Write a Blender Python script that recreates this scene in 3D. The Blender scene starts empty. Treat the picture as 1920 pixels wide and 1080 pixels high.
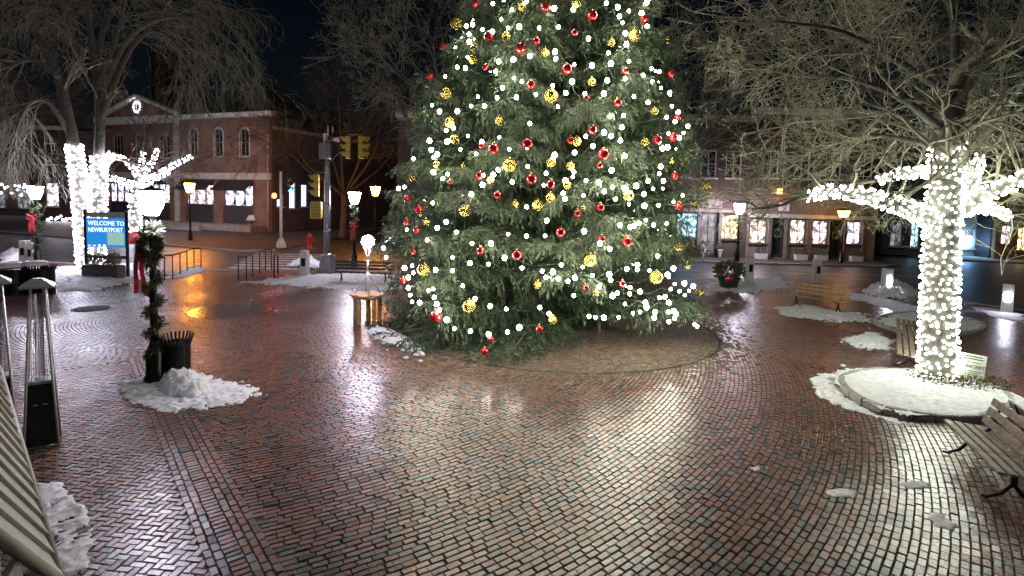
import bpy, math, random
import numpy as np
from mathutils import Vector, Matrix, noise

random.seed(7)
RNG = np.random.default_rng(11)
SC = bpy.context.scene
COL = SC.collection
PI = math.pi
rad = math.radians

# ------------------------------------------------------------------ camera
CAM_H, PITCH, ROLL = 3.6, rad(4.0), rad(1.5)
FPX, CPX, CPY = 1030.0, 960.0, 449.0          # focal length and principal point, in pixels of a 1920-wide frame
FWD = Vector((0, math.cos(PITCH), -math.sin(PITCH)))
_r0 = Vector((1, 0, 0)); _u0 = Vector((0, math.sin(PITCH), math.cos(PITCH)))
RIGHT = _r0 * math.cos(ROLL) + _u0 * math.sin(ROLL)
UP = _u0 * math.cos(ROLL) - _r0 * math.sin(ROLL)
cam_d = bpy.data.cameras.new('camera')
cam_d.sensor_width = 36.0
cam_d.lens = 36.0 * FPX / 1920.0
cam_d.shift_y = -(540.0 - CPY) / 1920.0
cam_d.clip_start = 0.1; cam_d.clip_end = 2000
cam = bpy.data.objects.new('camera', cam_d); COL.objects.link(cam)
m3 = Matrix((RIGHT, UP, -FWD)).transposed()
cam.matrix_world = Matrix.Translation((0, 0, CAM_H)) @ m3.to_4x4()
SC.camera = cam

# ------------------------------------------------------------------ night sky, weak sun added as fill, exposure
world = bpy.data.worlds.new('World'); SC.world = world; world.use_nodes = True
wn = world.node_tree.nodes; wl = world.node_tree.links
sky = wn.new('ShaderNodeTexSky'); sky.sky_type = 'NISHITA'; sky.sun_disc = False
sky.sun_elevation = rad(50); sky.sun_rotation = rad(205); sky.altitude = 0; sky.ozone_density = 2.0; sky.dust_density = 0.6   # the sky's sun stands where the fill lamp below points from
wn['Background'].inputs['Strength'].default_value = 0.0005
wl.new(sky.outputs[0], wn['Background'].inputs['Color'])
sun_d = bpy.data.lights.new('fill_sun', 'SUN'); sun_d.energy = 0.10; sun_d.angle = rad(0.5); sun_d.color = (1.0, 0.96, 0.9)  # unseen source, added for a faint even fill
sun = bpy.data.objects.new('fill_sun', sun_d); COL.objects.link(sun); sun.rotation_euler = (rad(40), 0, rad(-25))
SC.view_settings.view_transform = 'Standard'; SC.view_settings.look = 'None'
SC.view_settings.exposure = 1.15; SC.view_settings.gamma = 1.0; SC.view_settings.use_curve_mapping = False
SC.render.engine = 'CYCLES'
SC.cycles.use_denoising = True
try: SC.cycles.denoiser = 'OPENIMAGEDENOISE'
except Exception: pass
SC.cycles.use_light_tree = True
SC.cycles.max_bounces = 5; SC.cycles.diffuse_bounces = 2; SC.cycles.glossy_bounces = 3
SC.cycles.transmission_bounces = 3; SC.cycles.transparent_max_bounces = 6
SC.cycles.sample_clamp_indirect = 4.0; SC.cycles.sample_clamp_direct = 0.0
SC.cycles.caustics_reflective = False; SC.cycles.caustics_refractive = False

# ------------------------------------------------------------------ surveying: where a sight line meets the ground or a wall
def sight(px, py): return RIGHT * ((px - CPX) / FPX) + UP * ((CPY - py) / FPX) + FWD
EYE = Vector((0, 0, CAM_H))
def gp(px, py, z=0.0):
    d = sight(px, py); return EYE + d * ((z - CAM_H) / d.z)
def at(px, py, Y):
    d = sight(px, py); return EYE + d * (Y / d.y)
def project(p):
    v = Vector(p) - EYE; k = v.dot(FWD)
    return CPX + FPX * v.dot(RIGHT) / k, CPY - FPX * v.dot(UP) / k, k

# ------------------------------------------------------------------ mesh helpers
class MB:
    def __init__(self): self.v = []; self.f = []; self.s = []
    def add(self, vs, fs, smooth=False):
        n = len(self.v); self.v.extend(tuple(p) for p in vs)
        for f in fs: self.f.append([n + i for i in f]); self.s.append(smooth)
    def box(self, c, s, rz=0.0, top=1.0, M=None):
        """box by centre and size; 'top' scales the upper face"""
        hx, hy, hz = s[0] / 2, s[1] / 2, s[2] / 2
        vs = []
        for z, k in ((-hz, 1.0), (hz, top)):
            for x, y in ((-hx, -hy), (hx, -hy), (hx, hy), (-hx, hy)):
                X, Y = x * k, y * k
                p = Vector((X * math.cos(rz) - Y * math.sin(rz), X * math.sin(rz) + Y * math.cos(rz), z))
                if M is not None: p = M @ p
                vs.append(p + Vector(c))
        self.add(vs, [(3, 2, 1, 0), (4, 5, 6, 7), (0, 1, 5, 4), (1, 2, 6, 5), (2, 3, 7, 6), (3, 0, 4, 7)])
        return self
    def bevbox(self, c, s, b=0.01, M=None):
        """box with chamfered edges"""
        hx, hy, hz = (s[0] / 2, s[1] / 2, s[2] / 2); b = min(b, hx * .9, hy * .9, hz * .9)
        rings = [(hx - b, hy - b, -hz), (hx, hy, -hz + b), (hx, hy, hz - b), (hx - b, hy - b, hz)]
        vs = []
        for x, y, z in rings:
            xb, yb = x - b * .7 if z in (-hz + b, hz - b) else x - b * .3, y - b * .7 if z in (-hz + b, hz - b) else y - b * .3
            for p in ((-x, -yb), (-xb, -y), (xb, -y), (x, -yb), (x, yb), (xb, y), (-xb, y), (-x, yb)):
                q = Vector((p[0], p[1], z))
                if M is not None: q = M @ q
                vs.append(q + Vector(c))
        fs = [tuple(range(7, -1, -1)), tuple(range(24, 32))]
        for r in range(3):
            for i in range(8):
                j = (i + 1) % 8; fs.append((r * 8 + i, r * 8 + j, r * 8 + 8 + j, r * 8 + 8 + i))
        self.add(vs, fs); return self
    def tube(self, pts, radii, n=8, cap=True, smooth=True):
        pts = [Vector(p) for p in pts]
        if not hasattr(radii, '__len__'): radii = [radii] * len(pts)
        vs = []; prev = None
        for i, p in enumerate(pts):
            a = pts[min(i + 1, len(pts) - 1)] - pts[max(i - 1, 0)]
            if a.length < 1e-9: a = Vector((0, 0, 1))
            a.normalize()
            if prev is None:
                ref = Vector((0, 0, 1)) if abs(a.z) < .9 else Vector((1, 0, 0))
                x = a.cross(ref).normalized()
            else:
                x = (prev - a * prev.dot(a))
                x = x.normalized() if x.length > 1e-6 else a.orthogonal().normalized()
            prev = x; y = a.cross(x)
            for k in range(n):
                t = 2 * PI * k / n
                vs.append(p + (x * math.cos(t) + y * math.sin(t)) * radii[i])
        fs = []
        for i in range(len(pts) - 1):
            for k in range(n):
                j = (k + 1) % n; fs.append((i * n + k, i * n + j, i * n + n + j, i * n + n + k))
        if cap:
            fs.append(tuple(range(n - 1, -1, -1))); m = (len(pts) - 1) * n; fs.append(tuple(range(m, m + n)))
        self.add(vs, fs, smooth); return self
    def lathe(self, prof, n=20, c=(0, 0, 0), smooth=True, cap=True):
        vs = []; fs = []
        for r, z in prof:
            for k in range(n):
                t = 2 * PI * k / n; vs.append((c[0] + r * math.cos(t), c[1] + r * math.sin(t), c[2] + z))
        for i in range(len(prof) - 1):
            for k in range(n):
                j = (k + 1) % n; fs.append((i * n + k, i * n + j, i * n + n + j, i * n + n + k))
        if cap:
            if prof[0][0] > 1e-4: fs.append(tuple(range(n - 1, -1, -1)))
            if prof[-1][0] > 1e-4: m = (len(prof) - 1) * n; fs.append(tuple(range(m, m + n)))
        self.add(vs, fs, smooth); return self
    def prism(self, poly, z0, z1):
        n = len(poly); vs = [(x, y, z0) for x, y in poly] + [(x, y, z1) for x, y in poly]
        fs = [tuple(range(n - 1, -1, -1)), tuple(range(n, 2 * n))]
        for i in range(n): j = (i + 1) % n; fs.append((i, j, n + j, n + i))
        self.add(vs, fs); return self
    def vprism(self, poly, y0, y1):
        """outline in (x, z), extruded along y"""
        n = len(poly); vs = [(x, y0, z) for x, z in poly] + [(x, y1, z) for x, z in poly]
        fs = [tuple(range(n)), tuple(range(2 * n - 1, n - 1, -1))]
        for i in range(n): j = (i + 1) % n; fs.append((j, i, n + i, n + j))
        self.add(vs, fs); return self
    def mesh(self, name, m):
        me = bpy.data.meshes.new(name); me.from_pydata([tuple(p) for p in self.v], [], self.f)
        me.polygons.foreach_set('use_smooth', self.s)
        if m is not None: me.materials.append(m)
        me.update(); return me
    def build(self, name, m, parent=None, loc=(0, 0, 0), rz=0.0):
        return link(name, self.mesh(name, m), parent, loc, rz)

def link(name, me, parent=None, loc=(0, 0, 0), rz=0.0):
    o = bpy.data.objects.new(name, me); COL.objects.link(o)
    o.location = loc; o.rotation_euler = (0, 0, rz)
    if parent is not None: o.parent = parent
    return o
def tag(o, label=None, cat=None, group=None, kind=None):
    if label: o['label'] = label
    if cat: o['category'] = cat
    if group: o['group'] = group
    if kind: o['kind'] = kind
    return o
def thing(name, label, cat, loc=(0, 0, 0), rz=0.0, group=None):
    o = bpy.data.objects.new(name, None); COL.objects.link(o); o.empty_display_size = .3
    o.location = loc; o.rotation_euler = (0, 0, rz)
    return tag(o, label, cat, group)
def copy_tree(o, parent=None):
    c = o.copy(); COL.objects.link(c); c.parent = parent
    for ch in list(o.children): copy_tree(ch, c)
    return c
def np_mesh(name, V, Fq, m, smooth=False, attr=None):
    """mesh from numpy arrays: V (n,3), Fq (k,4) or (k,3)"""
    me = bpy.data.meshes.new(name); k = Fq.shape[1]
    me.vertices.add(len(V)); me.vertices.foreach_set('co', np.ascontiguousarray(V, dtype=np.float32).ravel())
    me.loops.add(Fq.size); me.loops.foreach_set('vertex_index', np.ascontiguousarray(Fq, dtype=np.int32).ravel())
    me.polygons.add(len(Fq)); me.polygons.foreach_set('loop_start', np.arange(0, Fq.size, k, dtype=np.int32))
    me.polygons.foreach_set('use_smooth', np.full(len(Fq), bool(smooth), dtype=bool))
    if attr is not None:
        a = me.attributes.new('tint', 'FLOAT', 'POINT'); a.data.foreach_set('value', np.ascontiguousarray(attr, dtype=np.float32))
    me.materials.append(m); me.update(calc_edges=True); me.validate(); return me

# ------------------------------------------------------------------ materials
def _mat(name):
    m = bpy.data.materials.new(name); m.use_nodes = True
    nt = m.node_tree; b = nt.nodes['Principled BSDF']; return m, nt, b
def mat(name, col, rough=.6, var=.25, scale=6.0, metal=0.0, bump=0.0, bscale=40.0, spec=.5, col2=None, rvar=.15, coat=0.0):
    m, nt, b = _mat(name); N = nt.nodes.new; L = nt.links.new
    tc = N('ShaderNodeTexCoord'); nz = N('ShaderNodeTexNoise'); nz.inputs['Scale'].default_value = scale
    nz.inputs['Detail'].default_value = 5; nz.inputs['Roughness'].default_value = .65
    L(tc.outputs['Object'], nz.inputs['Vector'])
    mx = N('ShaderNodeMix'); mx.data_type = 'RGBA'
    c2 = col2 if col2 else tuple(c * (1 - var) for c in col); c1 = col if col2 else tuple(min(1, c * (1 + var)) for c in col)
    mx.inputs['A'].default_value = (*c1, 1); mx.inputs['B'].default_value = (*c2, 1)
    rp = N('ShaderNodeMapRange'); rp.inputs['From Min'].default_value = .35; rp.inputs['From Max'].default_value = .65
    L(nz.outputs['Fac'], rp.inputs['Value']); L(rp.outputs[0], mx.inputs['Factor']); L(mx.outputs['Result'], b.inputs['Base Color'])
    rr = N('ShaderNodeMapRange'); rr.inputs['To Min'].default_value = max(.02, rough - rvar); rr.inputs['To Max'].default_value = min(1, rough + rvar)
    L(nz.outputs['Fac'], rr.inputs['Value']); L(rr.outputs[0], b.inputs['Roughness'])
    b.inputs['Metallic'].default_value = metal; b.inputs['Specular IOR Level'].default_value = spec
    b.inputs['Coat Weight'].default_value = coat
    if bump:
        n2 = N('ShaderNodeTexNoise'); n2.inputs['Scale'].default_value = bscale; n2.inputs['Detail'].default_value = 4
        bp = N('ShaderNodeBump'); bp.inputs['Strength'].default_value = bump; bp.inputs['Distance'].default_value = .02
        L(tc.outputs['Object'], n2.inputs['Vector']); L(n2.outputs['Fac'], bp.inputs['Height']); L(bp.outputs[0], b.inputs['Normal'])
    return m
def glow(name, col, strength, base=(.9, .9, .9)):
    m, nt, b = _mat(name)
    b.inputs['Base Color'].default_value = (*base, 1); b.inputs['Roughness'].default_value = .3
    b.inputs['Emission Color'].default_value = (*col, 1); b.inputs['Emission Strength'].default_value = strength
    return m
def brick_wall(name, c1, c2, mortar, scale=1.0):
    m, nt, b = _mat(name); N = nt.nodes.new; L = nt.links.new
    tc = N('ShaderNodeTexCoord'); sp = N('ShaderNodeSeparateXYZ'); L(tc.outputs['Object'], sp.inputs[0])
    ad = N('ShaderNodeMath'); ad.operation = 'ADD'; L(sp.outputs['X'], ad.inputs[0]); L(sp.outputs['Y'], ad.inputs[1])
    cb = N('ShaderNodeCombineXYZ'); L(ad.outputs[0], cb.inputs['X']); L(sp.outputs['Z'], cb.inputs['Y'])
    br = N('ShaderNodeTexBrick'); L(cb.outputs[0], br.inputs['Vector'])
    br.inputs['Scale'].default_value = scale; br.inputs['Brick Width'].default_value = .215; br.inputs['Row Height'].default_value = .075
    br.inputs['Mortar Size'].default_value = .008; br.inputs['Color1'].default_value = (*c1, 1); br.inputs['Color2'].default_value = (*c2, 1)
    br.inputs['Mortar'].default_value = (*mortar, 1)
    nz = N('ShaderNodeTexNoise'); nz.inputs['Scale'].default_value = .7; nz.inputs['Detail'].default_value = 6; L(tc.outputs['Object'], nz.inputs['Vector'])
    rp = N('ShaderNodeMapRange'); rp.inputs['From Min'].default_value = .3; rp.inputs['From Max'].default_value = .7
    rp.inputs['To Min'].default_value = .65; rp.inputs['To Max'].default_value = 1.25; L(nz.outputs['Fac'], rp.inputs['Value'])
    mx = N('ShaderNodeVectorMath'); mx.operation = 'SCALE'; L(br.outputs['Color'], mx.inputs[0]); L(rp.outputs[0], mx.inputs['Scale'])
    L(mx.outputs[0], b.inputs['Base Color']); b.inputs['Roughness'].default_value = .85
    bp = N('ShaderNodeBump'); bp.inputs['Strength'].default_value = .4; bp.inputs['Distance'].default_value = .01; bp.invert = True
    L(br.outputs['Fac'], bp.inputs['Height']); L(bp.outputs[0], b.inputs['Normal'])
    return m
def shop_light(name, a, bcol, strength, scale=5.0, dark=.45):
    """the lit inside of a shop window: shelves and goods seen as bright and dark flecks"""
    m, nt, b = _mat(name); N = nt.nodes.new; L = nt.links.new
    tc = N('ShaderNodeTexCoord'); mp = N('ShaderNodeMapping'); mp.inputs['Scale'].default_value = (1, 1, .8); L(tc.outputs['Object'], mp.inputs[0])
    v = N('ShaderNodeTexVoronoi'); v.inputs['Scale'].default_value = scale; L(mp.outputs[0], v.inputs['Vector'])
    nz = N('ShaderNodeTexNoise'); nz.inputs['Scale'].default_value = scale * .55; nz.inputs['Detail'].default_value = 7; nz.inputs['Roughness'].default_value = .75; L(mp.outputs[0], nz.inputs['Vector'])
    th = N('ShaderNodeMapRange'); th.inputs['From Min'].default_value = dark; th.inputs['From Max'].default_value = dark + .14; L(nz.outputs['Fac'], th.inputs['Value'])
    mx = N('ShaderNodeMix'); mx.data_type = 'RGBA'; mx.inputs['A'].default_value = (*a, 1); mx.inputs['B'].default_value = (*bcol, 1)
    sp = N('ShaderNodeSeparateColor'); L(v.outputs['Color'], sp.inputs[0]); L(sp.outputs[0], mx.inputs['Factor'])
    hv = N('ShaderNodeMix'); hv.data_type = 'RGBA'; hv.blend_type = 'MULTIPLY'; hv.inputs['Factor'].default_value = .35
    L(mx.outputs['Result'], hv.inputs['A']); L(v.outputs['Color'], hv.inputs['B'])
    ml = N('ShaderNodeMath'); ml.operation = 'MULTIPLY_ADD'; ml.inputs[1].default_value = strength; ml.inputs[2].default_value = strength * .02; L(th.outputs[0], ml.inputs[0])
    L(hv.outputs['Result'], b.inputs['Emission Color']); L(ml.outputs[0], b.inputs['Emission Strength'])
    b.inputs['Base Color'].default_value = (.1, .09, .08, 1); b.inputs['Roughness'].default_value = .6
    return m

M = {}
M['iron'] = mat('black iron', (.018, .018, .02), .35, .4, 20, metal=.6, rvar=.1)
M['dark_metal'] = mat('dark powder coat', (.022, .023, .026), .42, .3, 10)
M['steel'] = mat('brushed steel', (.55, .56, .58), .3, .15, 14, metal=1.0)
M['silver'] = mat('silver paint', (.62, .63, .66), .42, .12, 12, metal=.35)
M['galv'] = mat('galvanised steel', (.42, .43, .46), .42, .25, 9, metal=.85)
M['concrete'] = mat('pale concrete', (.58, .57, .53), .85, .2, 12, bump=.3)
M['granite'] = mat('granite kerb stone', (.30, .30, .29), .6, .3, 30, bump=.35)
M['asphalt'] = mat('damp asphalt', (.05, .05, .052), .42, .35, 1.2, bump=.35, bscale=60, rvar=.16)
M['earth'] = mat('dark ground', (.045, .04, .034), .9, .4, .6, bump=.3)
M['mortar'] = mat('wet sand joints', (.045, .038, .032), .84, .4, 3, bump=.4, bscale=60)
M['paint_white'] = mat('worn white road paint', (.5, .5, .48), .55, .45, 3)
M['wood'] = mat('weathered bench wood', (.17, .13, .095), .5, .5, 7, bump=.4, bscale=18)
M['wood_gold'] = mat('varnished teak', (.31, .18, .085), .45, .4, 5, bump=.3, bscale=18)
M['wood_dark'] = mat('dark stained wood', (.035, .03, .028), .5, .4, 6, bump=.3)
M['pine'] = mat('raw pine', (.40, .26, .13), .6, .35, 6, bump=.3)
M['white_paint'] = mat('white paint', (.72, .72, .70), .5, .12, 5)
M['cream_trim'] = mat('cream trim', (.55, .52, .47), .65, .2, 3)
M['signal_yellow'] = mat('signal yellow', (.52, .38, .06), .42, .2, 8)
M['hydrant_red'] = mat('hydrant red', (.50, .035, .03), .4, .25, 10)
M['snow'] = mat('old snow', (.82, .84, .88), .75, .14, 9, bump=.55, bscale=22, col2=(.62, .62, .64))
M['bark'] = mat('grey bark', (.14, .13, .105), .85, .4, 9, bump=.8, bscale=14)
M['bark_dark'] = mat('dark wet bark', (.055, .05, .042), .8, .4, 9, bump=.8, bscale=14)
M['twig'] = mat('grey twigs', (.25, .245, .175), .85, .3, 3)
M['twig_dark'] = mat('dark brown twigs', (.10, .085, .065), .9, .3, 2)
M['needles'] = mat('spruce needles', (.052, .088, .046), .55, .45, 1.1, col2=(.098, .12, .075), spec=.4)
M['garland'] = mat('garland needles', (.05, .085, .035), .6, .4, 6, col2=(.10, .13, .05))
M['shrub'] = mat('dry shrub leaves', (.16, .12, .05), .7, .4, 6)
M['ribbon'] = mat('red ribbon', (.52, .025, .03), .35, .25, 6)
M['ball_red'] = mat('red bauble', (.50, .015, .02), .22, .2, 3, metal=.35, rvar=.05, coat=.5)
M['ball_gold'] = mat('gold bauble', (.60, .46, .12), .22, .4, 14, metal=1.0, bump=1.0, bscale=26, rvar=.1)
M['slate'] = mat('dark roof slates', (.035, .036, .038), .6, .35, 2, bump=.4, bscale=8)
M['brick_a'] = brick_wall('red brick wall', (.27, .135, .085), (.20, .095, .065), (.28, .24, .20))
M['brick_b'] = brick_wall('dark red brick wall', (.085, .042, .030), (.06, .032, .025), (.085, .07, .06))
M['brick_c'] = brick_wall('sidewalk brick', (.16, .07, .05), (.11, .05, .04), (.07, .06, .055))
M['taupe'] = mat('taupe painted wall', (.19, .15, .125), .7, .18, 2)
M['green_wall'] = mat('sage green clapboard', (.10, .125, .105), .7, .2, 2)
M['grey_panel'] = mat('dark grey panel', (.055, .055, .06), .6, .25, 4)
M['navy_wall'] = mat('slate blue wall', (.12, .115, .14), .75, .25, 2)
M['ochre'] = mat('ochre painted wall', (.40, .20, .06), .7, .2, 2)
M['awning'] = mat('dark canvas awning', (.035, .028, .03), .8, .3, 6)
M['glass_dark'] = mat('dark window glass', (.018, .022, .026), .08, .2, 2, rvar=.03)
M['stone'] = mat('pale stone steps', (.30, .27, .24), .75, .25, 3)
M['siding'] = mat('beige metal roofing', (.52, .52, .49), .5, .12, 3)
M['siding_wall'] = mat('grey board wall', (.30, .30, .31), .6, .15, 4)
M['soil'] = mat('leaf litter', (.10, .085, .04), .9, .5, 14, bump=1.0, bscale=30)
M['blue_board'] = mat('blue sign board', (.02, .16, .42), .4, .1, 2)
M['map_board'] = mat('map print', (.22, .42, .30), .45, .4, 9, col2=(.10, .30, .50))
M['grey_board'] = mat('grey sign header', (.55, .55, .50), .5, .12, 6)
M['letter_white'] = mat('white lettering', (.82, .84, .86), .5, .03, 5)
M['letter_dark'] = mat('dark lettering', (.05, .09, .05), .6, .1, 5)
M['poster'] = mat('pale poster board', (.74, .78, .68), .55, .08, 6)
M['wire_green'] = mat('green light cable', (.02, .05, .02), .6, .2, 8)
M['tan'] = mat('tan cable', (.35, .28, .17), .6, .2, 8)

M['bulb_warm'] = glow('warm white bulb', (1.0, .94, .76), 42)
M['bulb_cool'] = glow('cool white bulb', (.95, 1.0, .84), 15)
M['bulb_violet'] = glow('bluish white bulb', (.80, .80, 1.0), 11)
M['lamp_white'] = glow('white lamp glass', (.88, .82, 1.0), 100)
M['lamp_amber'] = glow('amber lamp glass', (1.0, .32, .02), 120)
M['lamp_small'] = glow('small amber lamp', (1.0, .42, .08), 14)
M['signal_orange'] = glow('orange signal lens', (1.0, .05, .003), 40)
M['signal_cyan'] = glow('green signal lens', (.05, .9, .75), 5)
M['bollard_light'] = glow('bollard lens', (.80, .80, 1.0), 60)
M['globe_light'] = glow('glowing globe', (.82, .76, 1.0), 80)
M['sign_lit'] = glow('backlit shop sign', (.25, .55, 1.0), 9)
M['shop_warm'] = shop_light('warm shop interior', (1.0, .62, .42), (1.0, .85, .75), 2.6)
M['shop_pink'] = shop_light('pink shop interior', (1.0, .68, .60), (.85, .70, 1.0), 2.4)
M['shop_amber'] = shop_light('amber shop interior', (1.0, .62, .22), (1.0, .80, .45), 2.8, 7)
M['shop_blue'] = shop_light('blue shop interior', (.25, .60, 1.0), (.55, .95, 1.0), 2.2, 6)
M['shop_white'] = shop_light('white shop interior', (.80, .74, 1.0), (1.0, .85, .90), 2.6, 4)
M['shop_dim'] = shop_light('dim shop interior', (.45, .50, .60), (.6, .6, .6), .35, 4)
M['house_blue'] = glow('blue strip window', (.45, .55, 1.0), 1.2)

# ================================================================== the setting
def sheet(name, poly, z, m, kind='structure', parent=None):
    me = bpy.data.meshes.new(name); me.from_pydata([(p[0], p[1], z) for p in poly], [], [tuple(range(len(poly)))])
    me.materials.append(m); o = link(name, me, parent)
    if kind and parent is None: o['kind'] = kind
    return o
def in_poly(x, y, poly):
    inside = np.zeros(len(x), dtype=bool); n = len(poly)
    for i in range(n):
        x0, y0 = poly[i]; x1, y1 = poly[(i + 1) % n]
        c = ((y0 > y) != (y1 > y)) & (x < (x1 - x0) * (y - y0) / (y1 - y0 + 1e-12) + x0)
        inside ^= c
    return inside
def smooth_loop(pts, k=6):
    out = []; n = len(pts)
    for i in range(n):
        p0, p1, p2, p3 = (Vector(pts[(i + d) % n]) for d in (-1, 0, 1, 2))
        for s in range(k):
            t = s / k
            out.append(.5 * ((2 * p1) + (p2 - p0) * t + (2 * p0 - 5 * p1 + 4 * p2 - p3) * t * t + (3 * p1 - p0 - 3 * p2 + p3) * t ** 3))
    return out

sheet('ground', [(-600, -200), (600, -200), (600, 900), (-600, 900)], -.20, M['earth'])
road = sheet('road', [(-90, 18), (90, 12), (90, 60), (40, 60), (33, 130), (24, 130), (27, 60), (-6.5, 60), (-4, 140), (-14, 140), (-15.5, 60), (-90, 60)], -.12, M['asphalt'])
PLAZA = [(-60, -3), (60, -3), (60, 4), (24, 12), (20.4, 17), (19.3, 20.6), (17.4, 24.0), (14.6, 27.0), (3.0, 26.9), (-9, 26.2), (-16, 25.7), (-26, 27.5), (-60, 27.5)]
mb = MB(); mb.prism(PLAZA, -.12, -.018)
plaza = mb.build('plaza', M['mortar']); plaza['kind'] = 'structure'

def brick_mat(name, ramp, r0, r1, coat=0.0):
    m, nt, b = _mat(name); N = nt.nodes.new; L = nt.links.new
    at_ = N('ShaderNodeAttribute'); at_.attribute_name = 'tint'
    cr = N('ShaderNodeValToRGB'); e = cr.color_ramp.elements
    e[0].position, e[0].color = ramp[0][0], (*ramp[0][1], 1); e[1].position, e[1].color = ramp[-1][0], (*ramp[-1][1], 1)
    for p, c in ramp[1:-1]: q = e.new(p); q.color = (*c, 1)
    L(at_.outputs['Fac'], cr.inputs[0])
    ge = N('ShaderNodeNewGeometry')
    n1 = N('ShaderNodeTexNoise'); n1.inputs['Scale'].default_value = 28; n1.inputs['Detail'].default_value = 4; L(ge.outputs['Position'], n1.inputs['Vector'])
    n2 = N('ShaderNodeTexNoise'); n2.inputs['Scale'].default_value = .45; n2.inputs['Detail'].default_value = 4; L(ge.outputs['Position'], n2.inputs['Vector'])
    mr = N('ShaderNodeMapRange'); mr.inputs['From Min'].default_value = .3; mr.inputs['From Max'].default_value = .7; mr.inputs['To Min'].default_value = .6; mr.inputs['To Max'].default_value = 1.35
    L(n1.outputs['Fac'], mr.inputs['Value'])
    sc = N('ShaderNodeVectorMath'); sc.operation = 'SCALE'; L(cr.outputs[0], sc.inputs[0]); L(mr.outputs[0], sc.inputs['Scale'])
    L(sc.outputs[0], b.inputs['Base Color'])
    ro = N('ShaderNodeMapRange'); ro.inputs['From Min'].default_value = .36; ro.inputs['From Max'].default_value = .64; ro.inputs['To Min'].default_value = r0; ro.inputs['To Max'].default_value = r1
    ad = N('ShaderNodeMath'); ad.operation = 'MULTIPLY_ADD'; ad.inputs[1].default_value = .35; L(n1.outputs['Fac'], ad.inputs[0])
    m2 = N('ShaderNodeMath'); m2.operation = 'MULTIPLY'; m2.inputs[1].default_value = .65; L(n2.outputs['Fac'], m2.inputs[0]); L(m2.outputs[0], ad.inputs[2])
    L(ad.outputs[0], ro.inputs['Value']); L(ro.outputs[0], b.inputs['Roughness'])
    n3 = N('ShaderNodeTexNoise'); n3.inputs['Scale'].default_value = 55; n3.inputs['Detail'].default_value = 3; L(ge.outputs['Position'], n3.inputs['Vector'])
    bp = N('ShaderNodeBump'); bp.inputs['Strength'].default_value = .22; bp.inputs['Distance'].default_value = .003
    L(n3.outputs['Fac'], bp.inputs['Height']); L(bp.outputs[0], b.inputs['Normal'])
    b.inputs['Specular IOR Level'].default_value = .5
    b.inputs['Coat Weight'].default_value = coat; b.inputs['Coat Roughness'].default_value = .36; b.inputs['Coat IOR'].default_value = 1.4
    return m
M['paver_wet'] = brick_mat('wet brick paver', [(0, (.030, .027, .028)), (.20, (.045, .04, .04)), (.26, (.085, .082, .082)), (.42, (.12, .105, .10)), (.48, (.12, .052, .036)), (.75, (.165, .068, .042)), (1, (.20, .09, .052))], .22, .48, .45)
M['paver_dry'] = brick_mat('dry sandy brick paver', [(0, (.07, .055, .045)), (.5, (.125, .09, .066)), (1, (.165, .12, .088))], .62, .9)

TREE_AT = gp(992, 612)                                   # foot of the spruce
MED = gp(432, 582)                                       # centre of the round paving medallion
PLANTER = smooth_loop([gp(*p) for p in [(1578, 715), (1592, 742), (1640, 768), (1720, 785), (1795, 791), (1850, 787), (1893, 768), (1888, 747), (1840, 725), (1780, 708), (1700, 702), (1625, 702)]])
RING2 = smooth_loop([gp(*p) for p in [(1640, 605), (1680, 622), (1745, 629), (1815, 627), (1846, 615), (1810, 598), (1745, 588), (1670, 592)]])
PIT_C = Vector((TREE_AT.x + .9, TREE_AT.y + .1, 0)); PIT_R = 4.35
BP = np.array([-7.43, 10.66]); BQ = np.array([-2.78, 4.94]); BD = (BQ - BP) / np.linalg.norm(BQ - BP); BN = np.array([-BD[1], BD[0]])  # paving band
if BN[0] < 0: BN = -BN

BL, BW = .150, .078                                     # a paver's length and width
def ring_bricks(c, r0, r1, step=.085, ln=.157):
    X = []; Y = []; A = []
    r = r0; k = 0
    while r < r1:
        n = max(6, int(round(2 * PI * r / ln))); t = (np.arange(n) + RNG.uniform(0, 1) + RNG.uniform(-.06, .06, n)) * 2 * PI / n
        X.append(c[0] + r * np.cos(t)); Y.append(c[1] + r * np.sin(t)); A.append(t + PI / 2); r += step; k += 1
    return np.concatenate(X), np.concatenate(Y), np.concatenate(A)
def seen(x, y):
    v = np.stack([x, y, np.full_like(x, -CAM_H)], 1); k = v @ np.array(FWD)
    px = CPX + FPX * (v @ np.array(RIGHT)) / np.maximum(k, .1); py = CPY - FPX * (v @ np.array(UP)) / np.maximum(k, .1)
    return (k > .5) & (px > -190) & (px < 2110) & (py < 1230), k
bx, by, ba = ring_bricks(MED, 1.25, 27.5)
vis, _ = seen(bx, by)
bands = (bx - BP[0]) * BN[0] + (by - BP[1]) * BN[1]; along = (bx - BP[0]) * BD[0] + (by - BP[1]) * BD[1]
left_of_band = (bands < .58) & (along > -1.0)
far = in_poly(bx, by, PLAZA)
keep = vis & far & ~left_of_band & (np.hypot(bx - PIT_C.x, by - PIT_C.y) > PIT_R + .06)
keep &= ~in_poly(bx, by, [(p.x, p.y) for p in PLANTER]) & ~in_poly(bx, by, [(p.x, p.y) for p in RING2])
wet = [np.stack([bx[keep], by[keep], ba[keep], np.full(keep.sum(), BL), np.full(keep.sum(), BW)], 1)]
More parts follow.
